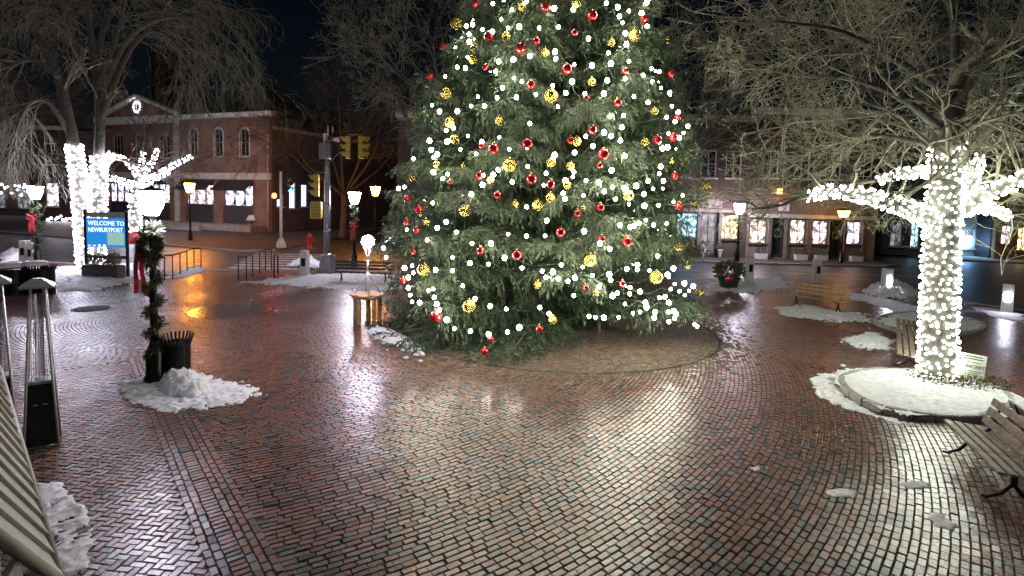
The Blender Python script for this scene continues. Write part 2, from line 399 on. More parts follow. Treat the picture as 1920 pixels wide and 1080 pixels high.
# straight band: two stretcher courses, a ladder course, two stretcher courses
bang = math.atan2(BD[1], BD[0]); rows = []
for off, ladder in ((.055, 0), (.140, 0), (.262, 1), (.384, 0), (.469, 0), (.554, 0)):
    st = .085 if ladder else .157; s = -1.0 + (0 if off in (.055, .384, .554) else .078)
    while s < 9.0:
        p = BP + BD * s + BN * off; rows.append((p[0], p[1], bang + (PI / 2 if ladder else 0), BL, BW)); s += st
rows = np.array(rows); v_, _ = seen(rows[:, 0], rows[:, 1]); wet.append(rows[v_])
# herringbone beside the band
hb = []
ca, sa = math.cos(bang + rad(45)), math.sin(bang + rad(45))
for i in range(-112, 112):
    for j in range(-112, 112):
        t = (i - j) % 4
        if t == 0: lx, ly, la = (i + 1) * .079, (j + .5) * .079, 0
        elif t == 2: lx, ly, la = (i + .5) * .079, j * .079, PI / 2
        else: continue
        x = -5.6 + lx * ca - ly * sa; y = 6.6 + lx * sa + ly * ca
        hb.append((x, y, bang + rad(45) + la, BL, .071))
hb = np.array(hb); bd = (hb[:, 0] - BP[0]) * BN[0] + (hb[:, 1] - BP[1]) * BN[1]; al = (hb[:, 0] - BP[0]) * BD[0] + (hb[:, 1] - BP[1]) * BD[1]
v_, _ = seen(hb[:, 0], hb[:, 1]); wet.append(hb[v_ & (bd < .05) & (al > -1.0)])
n_ring = len(wet[0]); n_band = len(wet[1])
wet = np.concatenate(wet)
dx, dy, da = ring_bricks(PIT_C, .45, PIT_R)
dry = np.stack([dx, dy, da, np.full(len(dx), BL), np.full(len(dx), BW)], 1)
dry = dry[np.hypot(dry[:, 0] - TREE_AT.x, dry[:, 1] - TREE_AT.y) > .45]

def paver_arrays(B, tint, tilt=.014, drop=None):
    n = len(B); hl, hw = B[:, 3] / 2, B[:, 4] / 2
    jit = RNG.uniform(-.004, .003, (n, 1)); hl = hl + RNG.uniform(-.004, .002, n); hw = hw + RNG.uniform(-.004, .001, n)
    z0 = RNG.normal(0, .0016, n) - (drop if drop is not None else 0); tx = RNG.normal(0, tilt, n); ty = RNG.normal(0, tilt * 1.5, n)
    V = np.zeros((n, 12, 3))
    for r, (ins, z) in enumerate(((-.001, -.03), (0.0, -.006), (.005, 0.0))):
        for c, (sx, sy) in enumerate(((-1, -1), (1, -1), (1, 1), (-1, 1))):
            lx = sx * (hl - ins) + (RNG.uniform(-.004, .0015, n) * sx if r else 0); ly = sy * (hw - ins) + (RNG.uniform(-.0035, .001, n) * sy if r else 0)
            V[:, r * 4 + c, 0] = lx; V[:, r * 4 + c, 1] = ly; V[:, r * 4 + c, 2] = z + z0 + (tx * lx + ty * ly) * (r > 0)
    c, s = np.cos(B[:, 2] + RNG.normal(0, .012, n))[:, None], np.sin(B[:, 2])[:, None]
    X = V[:, :, 0] * c - V[:, :, 1] * s + B[:, 0:1]; Y = V[:, :, 0] * s + V[:, :, 1] * c + B[:, 1:2]
    V[:, :, 0] = X; V[:, :, 1] = Y
    f = [(8, 9, 10, 11)] + [(4 + i, 4 + (i + 1) % 4, 8 + (i + 1) % 4, 8 + i) for i in range(4)] + [(i, (i + 1) % 4, 4 + (i + 1) % 4, 4 + i) for i in range(4)]
    Fq = (np.array(f)[None] + (np.arange(n) * 12)[:, None, None]).reshape(-1, 4)
    return V.reshape(-1, 3), Fq, np.repeat(tint, 12)
tint = RNG.uniform(.40, 1, len(wet)); dk = RNG.random(len(wet)) < .24; tint[dk] = RNG.uniform(0, .36, dk.sum())
_, kk = seen(wet[:, 0], wet[:, 1]); vv, _ = seen(wet[:, 0], wet[:, 1])
px_ok = np.array([0 < project((p[0], p[1], 0))[0] < 1920 and project((p[0], p[1], 0))[1] < 1080 for p in wet])
order = np.argsort(np.where(px_ok, kk, 1e9)); near = np.zeros(len(wet), dtype=bool); near[order[:300]] = True
# courses laid up against the straight band are set a little lower than the band itself
drop = np.zeros(len(wet)); rb_ = (wet[:, 0] - BP[0]) * BN[0] + (wet[:, 1] - BP[1]) * BN[1]
idx_ = np.arange(len(wet)); not_band = (idx_ < n_ring) | (idx_ >= n_ring + n_band); drop[not_band & (np.abs(rb_ - .32) < .5)] = .007
pd = np.hypot(wet[:, 0] - PIT_C.x, wet[:, 1] - PIT_C.y) - PIT_R; dusty = (pd < RNG.random(len(wet)) ** 1.6 * 1.3) & ~near      # dust thins out beyond the sheltered circle
V, Fq, a = paver_arrays(wet[dusty], tint[dusty], drop=drop[dusty])
o = link('dusty_paver_field', np_mesh('dusty_paver_field', V, Fq, M['paver_dry'], attr=a), plaza); o['kind'] = 'stuff'
main_ = ~near & ~dusty; V, Fq, a = paver_arrays(wet[main_], tint[main_], drop=drop[main_])
o = link('paver_field', np_mesh('paver_field', V, Fq, M['paver_wet'], attr=a), plaza); o['kind'] = 'stuff'
_, dk_ = seen(dry[:, 0], dry[:, 1])
V, Fq, a = paver_arrays(dry, RNG.uniform(0, 1, len(dry)), .012)
o = link('dry_paver_field', np_mesh('dry_paver_field', V, Fq, M['paver_dry'], attr=a), plaza); o['kind'] = 'stuff'
brick_vars = []
for i in range(18):
    B1 = np.array([[0, 0, 0, BL, BW]]); t1 = np.array([RNG.uniform(.3, 1) if i % 4 else RNG.uniform(0, .2)])
    V, Fq, a = paver_arrays(B1, t1); brick_vars.append(np_mesh('brick', V, Fq, M['paver_wet'], attr=a))
for i, b5 in enumerate(wet[near]):
    link('brick', brick_vars[random.randrange(18)], plaza, (b5[0], b5[1], -drop[near][i]), b5[2])

# paving medallion: concentric stone rings in a disc
med = thing('paving_medallion', 'round flush stone medallion of concentric rings set into the brick paving', 'medallion', (MED.x, MED.y, 0))
def annulus(r0, r1, z, a0=0, a1=2 * PI, n=24, dz=-.04):
    mb = MB(); pts = []
    for i in range(n + 1):
        t = a0 + (a1 - a0) * i / n; pts.append((math.cos(t), math.sin(t)))
    vs = []; fs = []
    for c, s in pts: vs += [(r0 * c, r0 * s, z), (r1 * c, r1 * s, z), (r1 * c, r1 * s, z + dz), (r0 * c, r0 * s, z + dz)]
    for i in range(n):
        k = 4 * i
        for q in range(4): fs.append((k + q, k + (q + 1) % 4, k + 4 + (q + 1) % 4, k + 4 + q))
    fs += [(3, 2, 1, 0), (4 * n, 4 * n + 1, 4 * n + 2, 4 * n + 3)]
    mb.add(vs, fs); return mb
M['med_stone'] = mat('smooth wet stone', (.10, .085, .075), .22, .25, 5, rvar=.08)
for r0, r1, n in ((0.02, .34, 1), (.36, .62, 10), (.64, 1.18, 14)):
    for i in range(n): annulus(r0, r1, .004 if r0 < .6 else 0.0, 2 * PI * i / n + .006 / r1, 2 * PI * (i + 1) / n - .006 / r1, 24 if n == 1 else 5).build('ring_stone', M['med_stone'], med)
# cast-iron manhole cover
mh = gp(170, 579)
t = thing('manhole_cover', 'dark round iron manhole cover set in the bricks before the lit twin-stemmed tree', 'manhole cover', (mh.x, mh.y, .004))
M['cast'] = mat('rusty cast iron', (.03, .027, .025), .75, .4, 20, bump=.6)
MB().lathe([(.40, 0), (.40, .012), (.36, .016)], 32).build('cover_plate', M['cast'], t); annulus(.41, .48, .008, n=32).build('frame_ring', M['cast'], t)

# kerb stones along the plaza edge and the far pavements
def kerb(parent, a, b, w=.16, z0=-.2, z1=.015, ln=1.9):
    a = Vector((a[0], a[1], 0)); b = Vector((b[0], b[1], 0)); d = b - a; n = max(1, int(d.length / ln)); s = d.length / n; ang = math.atan2(d.y, d.x)
    me = MB().bevbox((0, 0, (z0 + z1) / 2), (s - .015, w, z1 - z0), .02).mesh('kerb_stone', M['granite'])
    for i in range(n):
        p = a + d * ((i + .5) / n); link('kerb_stone', me, parent, (p.x, p.y, random.uniform(-.006, .004)), ang)
edge = PLAZA[3:]
for p, q in zip(edge[:-1], edge[1:]): kerb(plaza, p, q)
FAR_L = [(-90, 62), (-52, 49.5), (-37.5, 43.2), (-24, 37.6), (-17.2, 35.2), (-15.6, 36.2), (-15.2, 60), (-15.2, 80), (-90, 90)]
FAR_R = [(-6.6, 70), (-6.6, 37), (-5.4, 35.7), (24.5, 35.9), (26.6, 37.5), (26.9, 70)]
FAR_RR = [(33.5, 70), (33, 43.5), (35, 42.0), (62, 36), (90, 36), (90, 70)]
for i, (nm, poly) in enumerate((('pavement_left', FAR_L), ('pavement_centre', FAR_R), ('pavement_right', FAR_RR))):
    pv = MB().prism(poly, -.2, 0.0).build(nm, M['brick_c'] if i < 2 else M['concrete']); pv['kind'] = 'structure'
    for p, q in zip(poly[:-1], poly[1:]):
        if max(p[1], q[1]) < 52: kerb(pv, p, q)
# zebra crossing on the road
for i in range(7):
    y = 27.3 + i * 1.15; x0 = gp(388 + 6 * i, 500 - 6 * i).x
    MB().prism([(-14.2 - .35 * i, y), (-9.6 - .25 * i, y + .25), (-9.6 - .25 * i, y + .75), (-14.2 - .35 * i, y + .5)], -.121, -.115).build('crossing_stripe', M['paint_white'], road)
MB().prism([(-6, 31.2), (24, 31.4), (24, 31.52), (-6, 31.32)], -.121, -.115).build('lane_line', M['paint_white'], road)

# ================================================================== snow
def fbm(x, y, s, o=4):
    v = 0; a = 1; t = 0
    for i in range(o): v += a * noise.noise(Vector((x * s, y * s, 7.3 * i))); t += a; a *= .55; s *= 2.1
    return v / t
def snow(outline, h, label, seed=0, lump=1.0, res=.06, bare=.15, z=0.0, group=None, name='snow_patch'):
    """heaped snow inside an outline on the ground; breaks up into crumbs towards its rim"""
    xs = [p.x for p in outline]; ys = [p.y for p in outline]; x0, x1, y0, y1 = min(xs) - .1, max(xs) + .1, min(ys) - .1, max(ys) + .1
    res = max(res, math.sqrt((x1 - x0) * (y1 - y0) / 9000)); nx = int((x1 - x0) / res) + 2; ny = int((y1 - y0) / res) + 2
    gx, gy = np.meshgrid(x0 + np.arange(nx) * res, y0 + np.arange(ny) * res, indexing='ij'); X = gx.ravel(); Y = gy.ravel()
    P = [(p.x, p.y) for p in outline]; ins = in_poly(X, Y, P)
    d = np.full(len(X), 1e9)
    for i in range(len(P)):
        a = np.array(P[i]); b = np.array(P[(i + 1) % len(P)]); ab = b - a; L2 = ab @ ab + 1e-9
        t = np.clip(((X - a[0]) * ab[0] + (Y - a[1]) * ab[1]) / L2, 0, 1); d = np.minimum(d, np.hypot(X - a[0] - t * ab[0], Y - a[1] - t * ab[1]))
    d = np.where(ins, d, -d); md = max(d.max(), .05)
    Z = np.zeros(len(X))
    for i in range(len(X)):
        if d[i] < -.35: Z[i] = -1; continue
        q = min(1 if h > .13 or bare < 0 else .55, max(-.4, d[i] / (md * .6))); w = .55 * fbm(X[i] + seed * 13.1, Y[i] - seed * 7.7, 1.9) + .75 * fbm(X[i] - seed * 3.1, Y[i] + seed * 5.7, 5.5, 3) + .45 * fbm(X[i] + seed, Y[i] + 9.7, 15.0, 2); c = fbm(X[i] - seed, Y[i] + 31, 9.0, 3)
        e = q + .55 * w * lump - bare
        lp = abs(fbm(X[i] + 5 * seed, Y[i] - 3 * seed, 6.5, 2)); Z[i] = (h * (e ** .8 if e > 0 else e) * (.75 + .35 * c + .8 * lp) + (.05 * lp + .012 * c) * min(1, h / .08)) if e > -.2 else -1
    keep = (Z > -.004)
    idx = np.arange(nx * ny).reshape(nx, ny); q = np.stack([idx[:-1, :-1], idx[1:, :-1], idx[1:, 1:], idx[:-1, 1:]], -1).reshape(-1, 4)
    q = q[keep[q].sum(1) >= 3]
    if len(q) == 0: return None
    Z = np.where(keep, Z + .004, -.03) + z
    used, inv = np.unique(q, return_inverse=True)
    jx = RNG.uniform(-.2, .2, len(used)) * res; jy = RNG.uniform(-.2, .2, len(used)) * res
    V = np.stack([X[used] + jx, Y[used] + jy, Z[used]], 1)
    o = link(name, np_mesh(name, V, inv.reshape(-1, 4), M['snow'], smooth=True)); return tag(o, label, 'snow', group, 'stuff')
def G(*pts, z=0.0): return [gp(x, y, z) for x, y in pts]

snow(G((212, 722), (240, 755), (300, 775), (400, 770), (505, 742), (470, 722), (395, 703), (340, 688), (280, 700)), .10, 'trodden snow spread round the foot of the garlanded lamp post', 1, 1.35, 0.030, 0.24)
snow(G((288, 728), (310, 750), (370, 752), (402, 735), (385, 712), (345, 703), (305, 708)), .27, 'shovelled heap of snow against the slatted can beside the lamp', 2, .7, .03, .05, name='snow_heap')
snow(G((58, 905), (65, 960), (60, 1010), (80, 1090), (150, 1095), (190, 1010), (175, 960), (120, 905)), .05, 'thin broken snow lying beside the ribbed booth roof', 3, 2.2, .03, .42)
snow(G((70, 525), (95, 548), (170, 548), (245, 532), (300, 512), (270, 490), (180, 500), (100, 500)), .16, 'snow bank around the planter under the blue sign', 4, 1.35, 0.060, 0.20)
snow(G((0, 478), (0, 500), (40, 492), (80, 489), (60, 478), (20, 472)), .35, 'lumpy snow bank behind the litter bins by the kerb', 5, 1.2, .09, .02)
snow(G((455, 530), (520, 536), (600, 541), (690, 548), (770, 541), (800, 526), (745, 516), (650, 512), (560, 515)), .09, 'crusted snow under the black bench by the traffic pole', 6, 1.89, 0.060, 0.22)
snow(G((540, 497), (600, 505), (606, 494), (560, 488)), .3, 'small lumps of snow beside the concrete bollard at the crossing', 7, 1.3, .06, .0)
snow(G((686, 620), (700, 634), (745, 648), (790, 668), (800, 655), (750, 625), (712, 614)), .10, 'small snow patch beside the spruce and the wooden table', 8, 1.0, .04, .05)
snow(G((305, 523), (352, 520), (384, 508), (378, 500), (340, 507)), .10, 'snow lying on the ramp edge between the handrails', 9, 1.0, .06, .05)
snow(G((1450, 578), (1470, 594), (1560, 604), (1640, 606), (1620, 588), (1560, 580), (1500, 570)), .12, 'strip of snow in front of the teak bench', 10, 1.76, 0.043, 0.20)
snow(G((1310, 535), (1340, 548), (1420, 550), (1490, 540), (1470, 522), (1395, 522), (1350, 527)), .11, 'crusted snow beside the concrete bollard and the black planter', 11, 1.89, 0.060, 0.20)
snow(G((1615, 548), (1640, 560), (1700, 562), (1728, 552), (1690, 536), (1640, 536)), .42, 'heap of snow around the glowing bollard', 12, .9, .06, .05, name='snow_heap')
snow(G((1560, 560), (1620, 566), (1700, 590), (1740, 580), (1660, 560), (1600, 548)), .06, 'thin snow trail between the teak bench and the glowing bollard', 13, 1.6, .06, .15)
snow(G((1575, 636), (1610, 655), (1675, 658), (1682, 640), (1640, 622), (1600, 628)), .05, 'broken snow patch beside the bench seen end on', 14, 2.16, 0.034, 0.28)
snow(G((1518, 712), (1530, 745), (1590, 768), (1680, 795), (1720, 797), (1640, 775), (1586, 748), (1572, 722), (1580, 706), (1550, 698)), .05, 'ragged snow along the outside of the planter kerb', 15, 2.16, 0.030, 0.24)
for i, pts in enumerate([((1545, 922), (1560, 932), (1600, 934), (1612, 924), (1575, 916)), ((1688, 906), (1700, 916), (1740, 916), (1745, 906), (1712, 900)), ((1735, 968), (1750, 985), (1785, 993), (1798, 985), (1765, 966)), ((1405, 878), (1412, 884), (1428, 883), (1422, 876))]):
    snow(G(*pts), .022, 'small icy scrap of snow on the bare bricks before the slatted bench', 20 + i, 1.9, .018, .12, group='snow scraps on the bricks', name='snow_scrap')
snow(G((1815, 575), (1850, 590), (1880, 600), (1920, 605), (1920, 590), (1870, 578)), .03, 'thin frosted snow at the foot of the far glowing bollard', 27, 1.7, .06, .2)
inner = [Vector((p.x, p.y, 0)) for p in PLANTER]; cpl = sum(inner, Vector()) / len(inner)
snow([cpl + (p - cpl) * .93 for p in inner], .05, 'flat snow filling the kerbed bed round the wrapped tree', 28, .5, .04, -.25, z=.10)
inner2 = [Vector((p.x, p.y, 0)) for p in RING2]; c2 = sum(inner2, Vector()) / len(inner2)
snow([c2 + (p - c2) * .94 for p in inner2], .06, 'snow rimming the round bed beyond the wrapped tree', 29, 1.5, .06, .1, z=.06)
for i in range(26):                                       # crumbs kicked off the heaps
    px, py = random.choice([(random.uniform(420, 900), random.uniform(525, 560)), (random.uniform(1290, 1500), random.uniform(540, 600)), (random.uniform(1560, 1700), random.uniform(600, 690)), (random.uniform(690, 800), random.uniform(640, 690))])
    p = gp(px, py); r = random.uniform(.03, .07); mb = MB()
    mb.lathe([(r * .8, 0), (r, r * .35), (r * .6, r * .8), (0.0, r)], 7, smooth=True)
    tag(mb.build('snow_lump', M['snow'], None, (p.x, p.y, 0), random.random() * 6), 'loose fist-sized lump of snow lying on the wet bricks', 'snow', 'loose snow lumps')

# ================================================================== planters
def planter(loop, nm, label, h, soilz, n_stones):
    c = sum((Vector((p.x, p.y, 0)) for p in loop), Vector()) / len(loop)
    t = thing(nm, label, 'planter', (c.x, c.y, 0)); L = [Vector((p.x, p.y, 0)) - c for p in loop]
    seg = [0];
    for i in range(len(L)): seg.append(seg[-1] + (L[(i + 1) % len(L)] - L[i]).length)
    def pt(s):
        s %= seg[-1]
        for i in range(len(L)):
            if s <= seg[i + 1]: return L[i].lerp(L[(i + 1) % len(L)], (s - seg[i]) / (seg[i + 1] - seg[i] + 1e-9))
        return L[0]
    for k in range(n_stones):
        a = pt(seg[-1] * k / n_stones); b = pt(seg[-1] * (k + 1) / n_stones); d = b - a; mid = (a + b) / 2
        M3 = Matrix.Rotation(math.atan2(d.y, d.x), 3, 'Z') @ Matrix.Rotation(random.uniform(-.03, .03), 3, 'X')
        MB().bevbox((mid.x, mid.y, h / 2 - .02), (d.length - .012, .13, h + .04 + random.uniform(-.012, .012)), .02, M3).build('kerb_stone', M['granite'], t)
    mb = MB(); mb.add([(p.x * .97, p.y * .97, soilz) for p in L], [tuple(range(len(L)))]); mb.build('soil', M['soil'], t)
    return t
planter(PLANTER, 'tree_planter', 'low stone kerb enclosing the snowy bed of the light-wrapped tree', .13, .09, 26)
planter(RING2, 'tree_planter', 'round kerbed bed beyond the end-on bench', .10, .05, 30)

# ================================================================== the spruce
ENV_Z = [0.0, .4, 1.2, 2.4, 4.0, 5.2, 6.3, 7.8, 9.3, 11.5, 13.5, 15.6]
ENV_R = [3.6, 4.3, 4.65, 4.55, 4.3, 4.15, 3.9, 3.3, 2.85, 1.9, 1.0, .05]
def env(z): return float(np.interp(z, ENV_Z, ENV_R))
LEAN = .075
def axis_x(z): return TREE_AT.x + LEAN * z
def bough_mesh(L, seed):
    g = np.random.default_rng(seed)
    def stem(s): return np.array([L * s, .05 * L * math.sin(s * 4 + seed), L * (-.20 * s + .17 * s ** 2.4)])
    P = []; D = []; W = []
    wood = MB(); wood.tube([stem(s) for s in np.linspace(0, 1, 8)], list(np.linspace(.022 + .006 * L, .006, 8)), 5, smooth=True)
    def tufts(a, b, droop, wid):
        ln = np.linalg.norm(b - a); n = max(2, int(ln / .042)); t = (np.arange(n) + g.random(n)) / n
        pts = a + (b - a) * t[:, None]; pts[:, 2] -= droop * ln * t ** 2
        d = (b - a) / ln; dirs = np.tile(d, (n, 1)); dirs[:, 2] -= 2 * droop * t
        dirs += g.normal(0, .38, (n, 3)); dirs /= np.linalg.norm(dirs, axis=1)[:, None]
        P.append(pts); D.append(dirs); W.append(np.full(n, wid))
    s = .10
    tufts(stem(.25), stem(1.0), .0, .04)
    while s < 1.0:
        for side in (-1, 1):
            if g.random() < .10: continue
            l = L * .40 * (1 - .72 * s) * g.uniform(.65, 1.15) + .12
            a = stem(s); ang = side * rad(g.uniform(42, 66)); d = np.array([math.cos(ang), math.sin(ang), g.uniform(-.22, .10)])
            b = a + d * l; tufts(a, b, .22, .042)
            k = .06
            while k < l:
                q = a + d * k; q = q - np.array([0, 0, .22 * l * (k / l) ** 2])
                m = g.uniform(.12, .30) * (1.0 if L > 2 else .75); e = q + np.array([d[0] * .35 + g.normal(0, .25), d[1] * .35 + g.normal(0, .25), -g.uniform(.25, 1.1)]) * m
                tufts(q, e, .2, .038); k += g.uniform(.07, .13)
        s += .095 / L * g.uniform(.8, 1.25)
    P = np.concatenate(P); D = np.concatenate(D); W = np.concatenate(W); n = len(P)
    up = g.normal(0, 1, (n, 3)); S = np.cross(D, up); S /= np.linalg.norm(S, axis=1)[:, None] + 1e-9
    ln = g.uniform(.08, .16, n)[:, None]; w = (W * g.uniform(.30, .58, n))[:, None]
    V = np.stack([P, P + D * ln * .45 + S * w, P + D * ln, P + D * ln * .45 - S * w], 1).reshape(-1, 3)
    F = np.arange(n * 4).reshape(-1, 4)
    wv = np.array([tuple(v) for v in wood.v]); wf = np.array([f for f in wood.f if len(f) == 4])
    V = np.concatenate([V, wv]); F = np.concatenate([F, wf + n * 4])
    me = np_mesh('bough', V, F, M['needles']); me.materials.append(M['bark'])
    mi = np.zeros(len(F), dtype=np.int32); mi[n:] = 1; me.polygons.foreach_set('material_index', mi[:len(me.polygons)])
    return me
BOUGH_L = [1.0, 1.9, 2.8, 3.6, 4.4]
boughs = {L: [bough_mesh(L, int(L * 10) + i) for i in range(2 if L < 2 else 3)] for L in BOUGH_L}
spruce = thing('spruce_tree', 'tall dark spruce decorated with white lights and red and gold balls', 'christmas tree', (TREE_AT.x, TREE_AT.y, 0))
MB().tube([(LEAN * z, .05 * math.sin(z), z) for z in np.linspace(-.05, 15.3, 14)], list(np.linspace(.27, .03, 14)), 12).build('trunk', M['bark'], spruce)
z = .62; k = 0
while z < 15.2:
    n = 8 if z < 9.5 else 6
    for i in range(n):
        az = 2 * PI * (i + random.uniform(-.22, .22)) / n + k * .81
        fx, fy = math.cos(az), math.sin(az)
        if (z < 2.3 and fy < .2 and fx > -.30) or (z < 2.7 and fy < -.3 and fx > .2): continue           # lifted skirt: the ground shows at the front right
        pit = rad(np.interp(z, [0, 1.2, 3, 8, 12, 15.3], [-6, -9, -4, 4, 22, 50])) + random.uniform(-.10, .08)
        L = env(z) / max(.5, math.cos(pit)) * random.uniform(.82, .98)
        Lp = min(BOUGH_L, key=lambda q: abs(q - L)); sc = L / Lp
        o = link('bough', random.choice(boughs[Lp]), spruce, (LEAN * z, 0, z))
        o.rotation_euler = (random.uniform(-.25, .25), -pit, az); o.scale = (sc, sc * random.uniform(.9, 1.1), sc)
    z += .335 if z < 9.6 else .52; k += 1
for az, zz, L, pit in ((205, 1.25, 4.6, -13), (222, 1.1, 4.7, -13), (238, 1.15, 4.6, -14), (252, 1.0, 4.3, -12), (228, .8, 4.0, -8), (262, 1.3, 4.1, -15), (190, 1.0, 4.5, -9), (338, 1.5, 4.5, -3), (5, 1.6, 4.5, -4)):
    o = link('bough', random.choice(boughs[4.4]), spruce, (.04, 0, zz)); o.rotation_euler = (random.uniform(-.2, .2), -rad(pit), rad(az)); o.scale = [L / 4.4] * 3

def on_spruce(px, py, out=.0):
    """point where a sight line first meets the crown"""
    d = sight(px, py).normalized(); best = None; bq = 9
    t = 8.0
    while t < 19:
        p = EYE + d * t; r = math.hypot(p.x - axis_x(p.z), p.y - TREE_AT.y); q = r / (env(max(p.z, .1)) * .93 + out)
        if q <= 1: return p
        if q < bq: bq, best = q, p
        t += .05
    return best
ZA, ZB = (700, 0), (700, 340)
reds_a = [(575,20,18),(972,40,26),(1233,88,26),(1522,103,20),(650,207,26),(918,232,20),(1132,185,18),(830,272,28),(392,262,20),(1090,388,28),(318,432,20),(1418,400,18),(1674,416,18),(888,476,24),(1196,550,16),(1373,577,22),(1712,655,18),(1233,732,24),(868,810,30),(1110,790,20),(1598,788,24),(1687,772,24),(677,838,30),(1295,868,32),(610,820,16),(598,988,22),(890,1008,30),(998,1037,24),(1697,990,20),(432,1026,14),(630,380,16),(1272,932,16)]
reds_b = [(188,97,18),(256,157,24),(243,275,18),(187,230,18),(698,77,22),(1278,147,22),(1148,180,20),(1053,287,26),(1285,325,20),(1425,340,28),(603,390,22),(808,415,28),(1718,140,22),(168,560,20),(352,760,32),(934,830,20),(660,888,18),(627,958,22),(1195,597,16),(1400,575,18),(225,395,16)]
golds_a = [(465,130,32),(838,40,22),(1143,18,24),(748,205,24),(965,295,24),(1470,200,32),(1340,240,20),(1655,226,16),(560,335,24),(408,525,28),(1000,540,38),(1230,460,22),(232,642,20),(708,682,24),(430,690,28),(455,785,26),(765,930,38),(1000,912,28),(1145,795,26),(1528,800,22),(1582,628,20),(1110,935,24),(355,925,20),(1868,1048,30),(1090,1040,24),(565,270,18),(660,1015,22),(222,1005,18),(505,935,12),(1680,910,14)]
golds_b = [(515,165,34),(925,132,32),(993,92,28),(297,230,20),(1435,80,30),(800,130,20),(1220,445,36),(283,497,36),(537,703,38),(1590,540,36),(1010,782,24),(1718,368,22),(1768,475,18),(1838,625,22),(922,583,22),(1186,147,14),(262,190,12),(1804,122,18),(1252,630,18)]
cap_me = MB().lathe([(.022, 0), (.022, .03), (.012, .034)], 8).mesh('cap', M['ball_gold'])
def ball_mesh(m): return MB().lathe([(max(1e-5, math.sin(t)), -math.cos(t)) for t in np.linspace(0.001, PI - .001, 15)], 24).mesh('ball', m)
ball_me = {'red': ball_mesh(M['ball_red']), 'gold': ball_mesh(M['ball_gold'])}
for colr, lst, z0 in (('red', reds_a, ZA), ('red', reds_b, ZB), ('gold', golds_a, ZA), ('gold', golds_b, ZB)):
    for x, y, r in lst:
        p = on_spruce(z0[0] + x / 3, z0[1] + y / 3, .10); R = r / 3 / FPX * (p - EYE).length
        if p.z < R + .02: p.z = R + .02
        big = R > .115
        lev = 'low on the skirt of the spruce' if p.z < 3 else ('halfway up the spruce' if p.z < 6.3 else 'high up the spruce')
        lab = '%s %s ball ornament hanging %s' % ('large' if big else 'small', 'glossy red' if colr == 'red' else 'mirrored gold', lev)
        o = thing('ornament', lab, 'ornament', p, random.random() * 6, '%s %s balls %s' % ('large' if big else 'small', colr, lev))
        b = link('ball', ball_me[colr], o); b.scale = (R, R, R); link('cap', cap_me, o, (0, 0, R * .98))
extra = thing('ornament', 'red ball ornament resting on the evergreens of the black planter', 'ornament', gp(1361, 548, .0) + Vector((0, -.25, .62))); b = link('ball', ball_me['red'], extra); b.scale = (.15, .15, .15)

bulbs_a = [(672,20),(733,4),(780,55),(860,8),(1018,47),(1125,55),(1310,18),(1375,40),(1438,62),(1537,15),(1508,72),(1384,92),(1403,128),(1540,148),(720,108),(558,138),(523,146),(614,166),(670,178),(757,157),(820,150),(932,157),(1042,152),(1418,188),(1422,248),(1210,217),(538,192),(540,235),(1023,290),(1026,330),(1322,298),(880,316),(788,335),(705,346),(530,322),(1230,368),(1130,362),(1336,358),(1438,345),(1564,386),(1610,402),(1520,425),(1418,442),(1570,456),(1618,494),(1667,521),(472,378),(518,383),(404,430),(688,402),(792,438),(836,458),(1117,460),(1316,452),(1010,482),(726,494),(588,543),(696,550),(805,547),(915,532),(1082,523),(1190,527),(1297,527),(1466,543),(1545,575),(1680,597),(1715,632),(372,628),(472,625),(330,592),(1038,600),(1330,655),(1408,650),(1648,660),(1697,684),(1398,716),(1298,745),(1337,765),(1195,767),(1745,748),(1660,752),(1722,775),(1770,710),(450,720),(410,735),(532,765),(316,792),(414,797),(326,843),(490,840),(578,865),(610,798),(865,828),(1235,822),(1132,858),(1655,828),(1626,835),(1020,872),(340,885),(360,868),(225,893),(868,935),(1340,957),(1617,937),(1608,977),(703,955),(336,967),(418,978),(390,1005),(972,975),(674,983),(668,1012),(614,1040),(618,985),(782,1022),(1080,1015),(1196,1015),(1268,1028),(1128,968),(1122,995),(1345,1052),(1415,1058),(1478,1046),(1546,1018),(1632,1018),(1574,1062),(958,1042),(175,1052),(142,1060),(880,695),(708,772),(764,840),(550,597),(625,597),(1414,877),(1390,790)]
bulbs_b = [(614,20),(552,72),(334,122),(186,93),(188,272),(302,330),(467,286),(555,350),(662,350),(360,262),(410,228),(57,375),(72,428),(758,297),(860,308),(966,306),(1185,280),(1068,67),(862,143),(1300,57),(1522,72),(1362,100),(1438,128),(1526,138),(1604,135),(1688,115),(1740,80),(1533,218),(1494,235),(1577,246),(1468,250),(1445,258),(1388,247),(1650,238),(445,428),(543,460),(647,466),(738,430),(836,487),(350,498),(445,502),(218,475),(176,488),(225,515),(196,540),(208,640),(218,678),(260,682),(196,600),(310,614),(336,606),(342,652),(370,725),(356,690),(502,588),(572,660),(657,703),(748,718),(936,710),(988,745),(1126,643),(950,505),(1010,510),(1040,548),(1095,562),(1133,543),(970,540),(1057,470),(1178,482),(1232,530),(1270,592),(1327,523),(1335,555),(1425,492),(1485,497),(1486,470),(1555,503),(1655,525),(1688,490),(1600,420),(1330,380),(1275,350),(1345,645),(1373,628),(1442,633),(1443,597),(1500,620),(1398,573),(1530,682),(1537,708),(1500,735),(1460,742),(1415,690),(1380,765),(1297,767),(1250,765),(1213,760),(1585,735),(1580,767),(1610,655),(1640,650),(1663,682),(1673,606),(1690,730),(1702,745),(1660,735),(1694,770),(1662,790),(1722,618),(1750,575),(1800,590),(1776,615),(1752,640),(1822,815),(1808,805),(412,778),(456,828),(546,842),(648,860),(755,848),(820,822),(1182,80),(1078,98),(975,222)]
ICO_V = []; ph = (1 + 5 ** .5) / 2
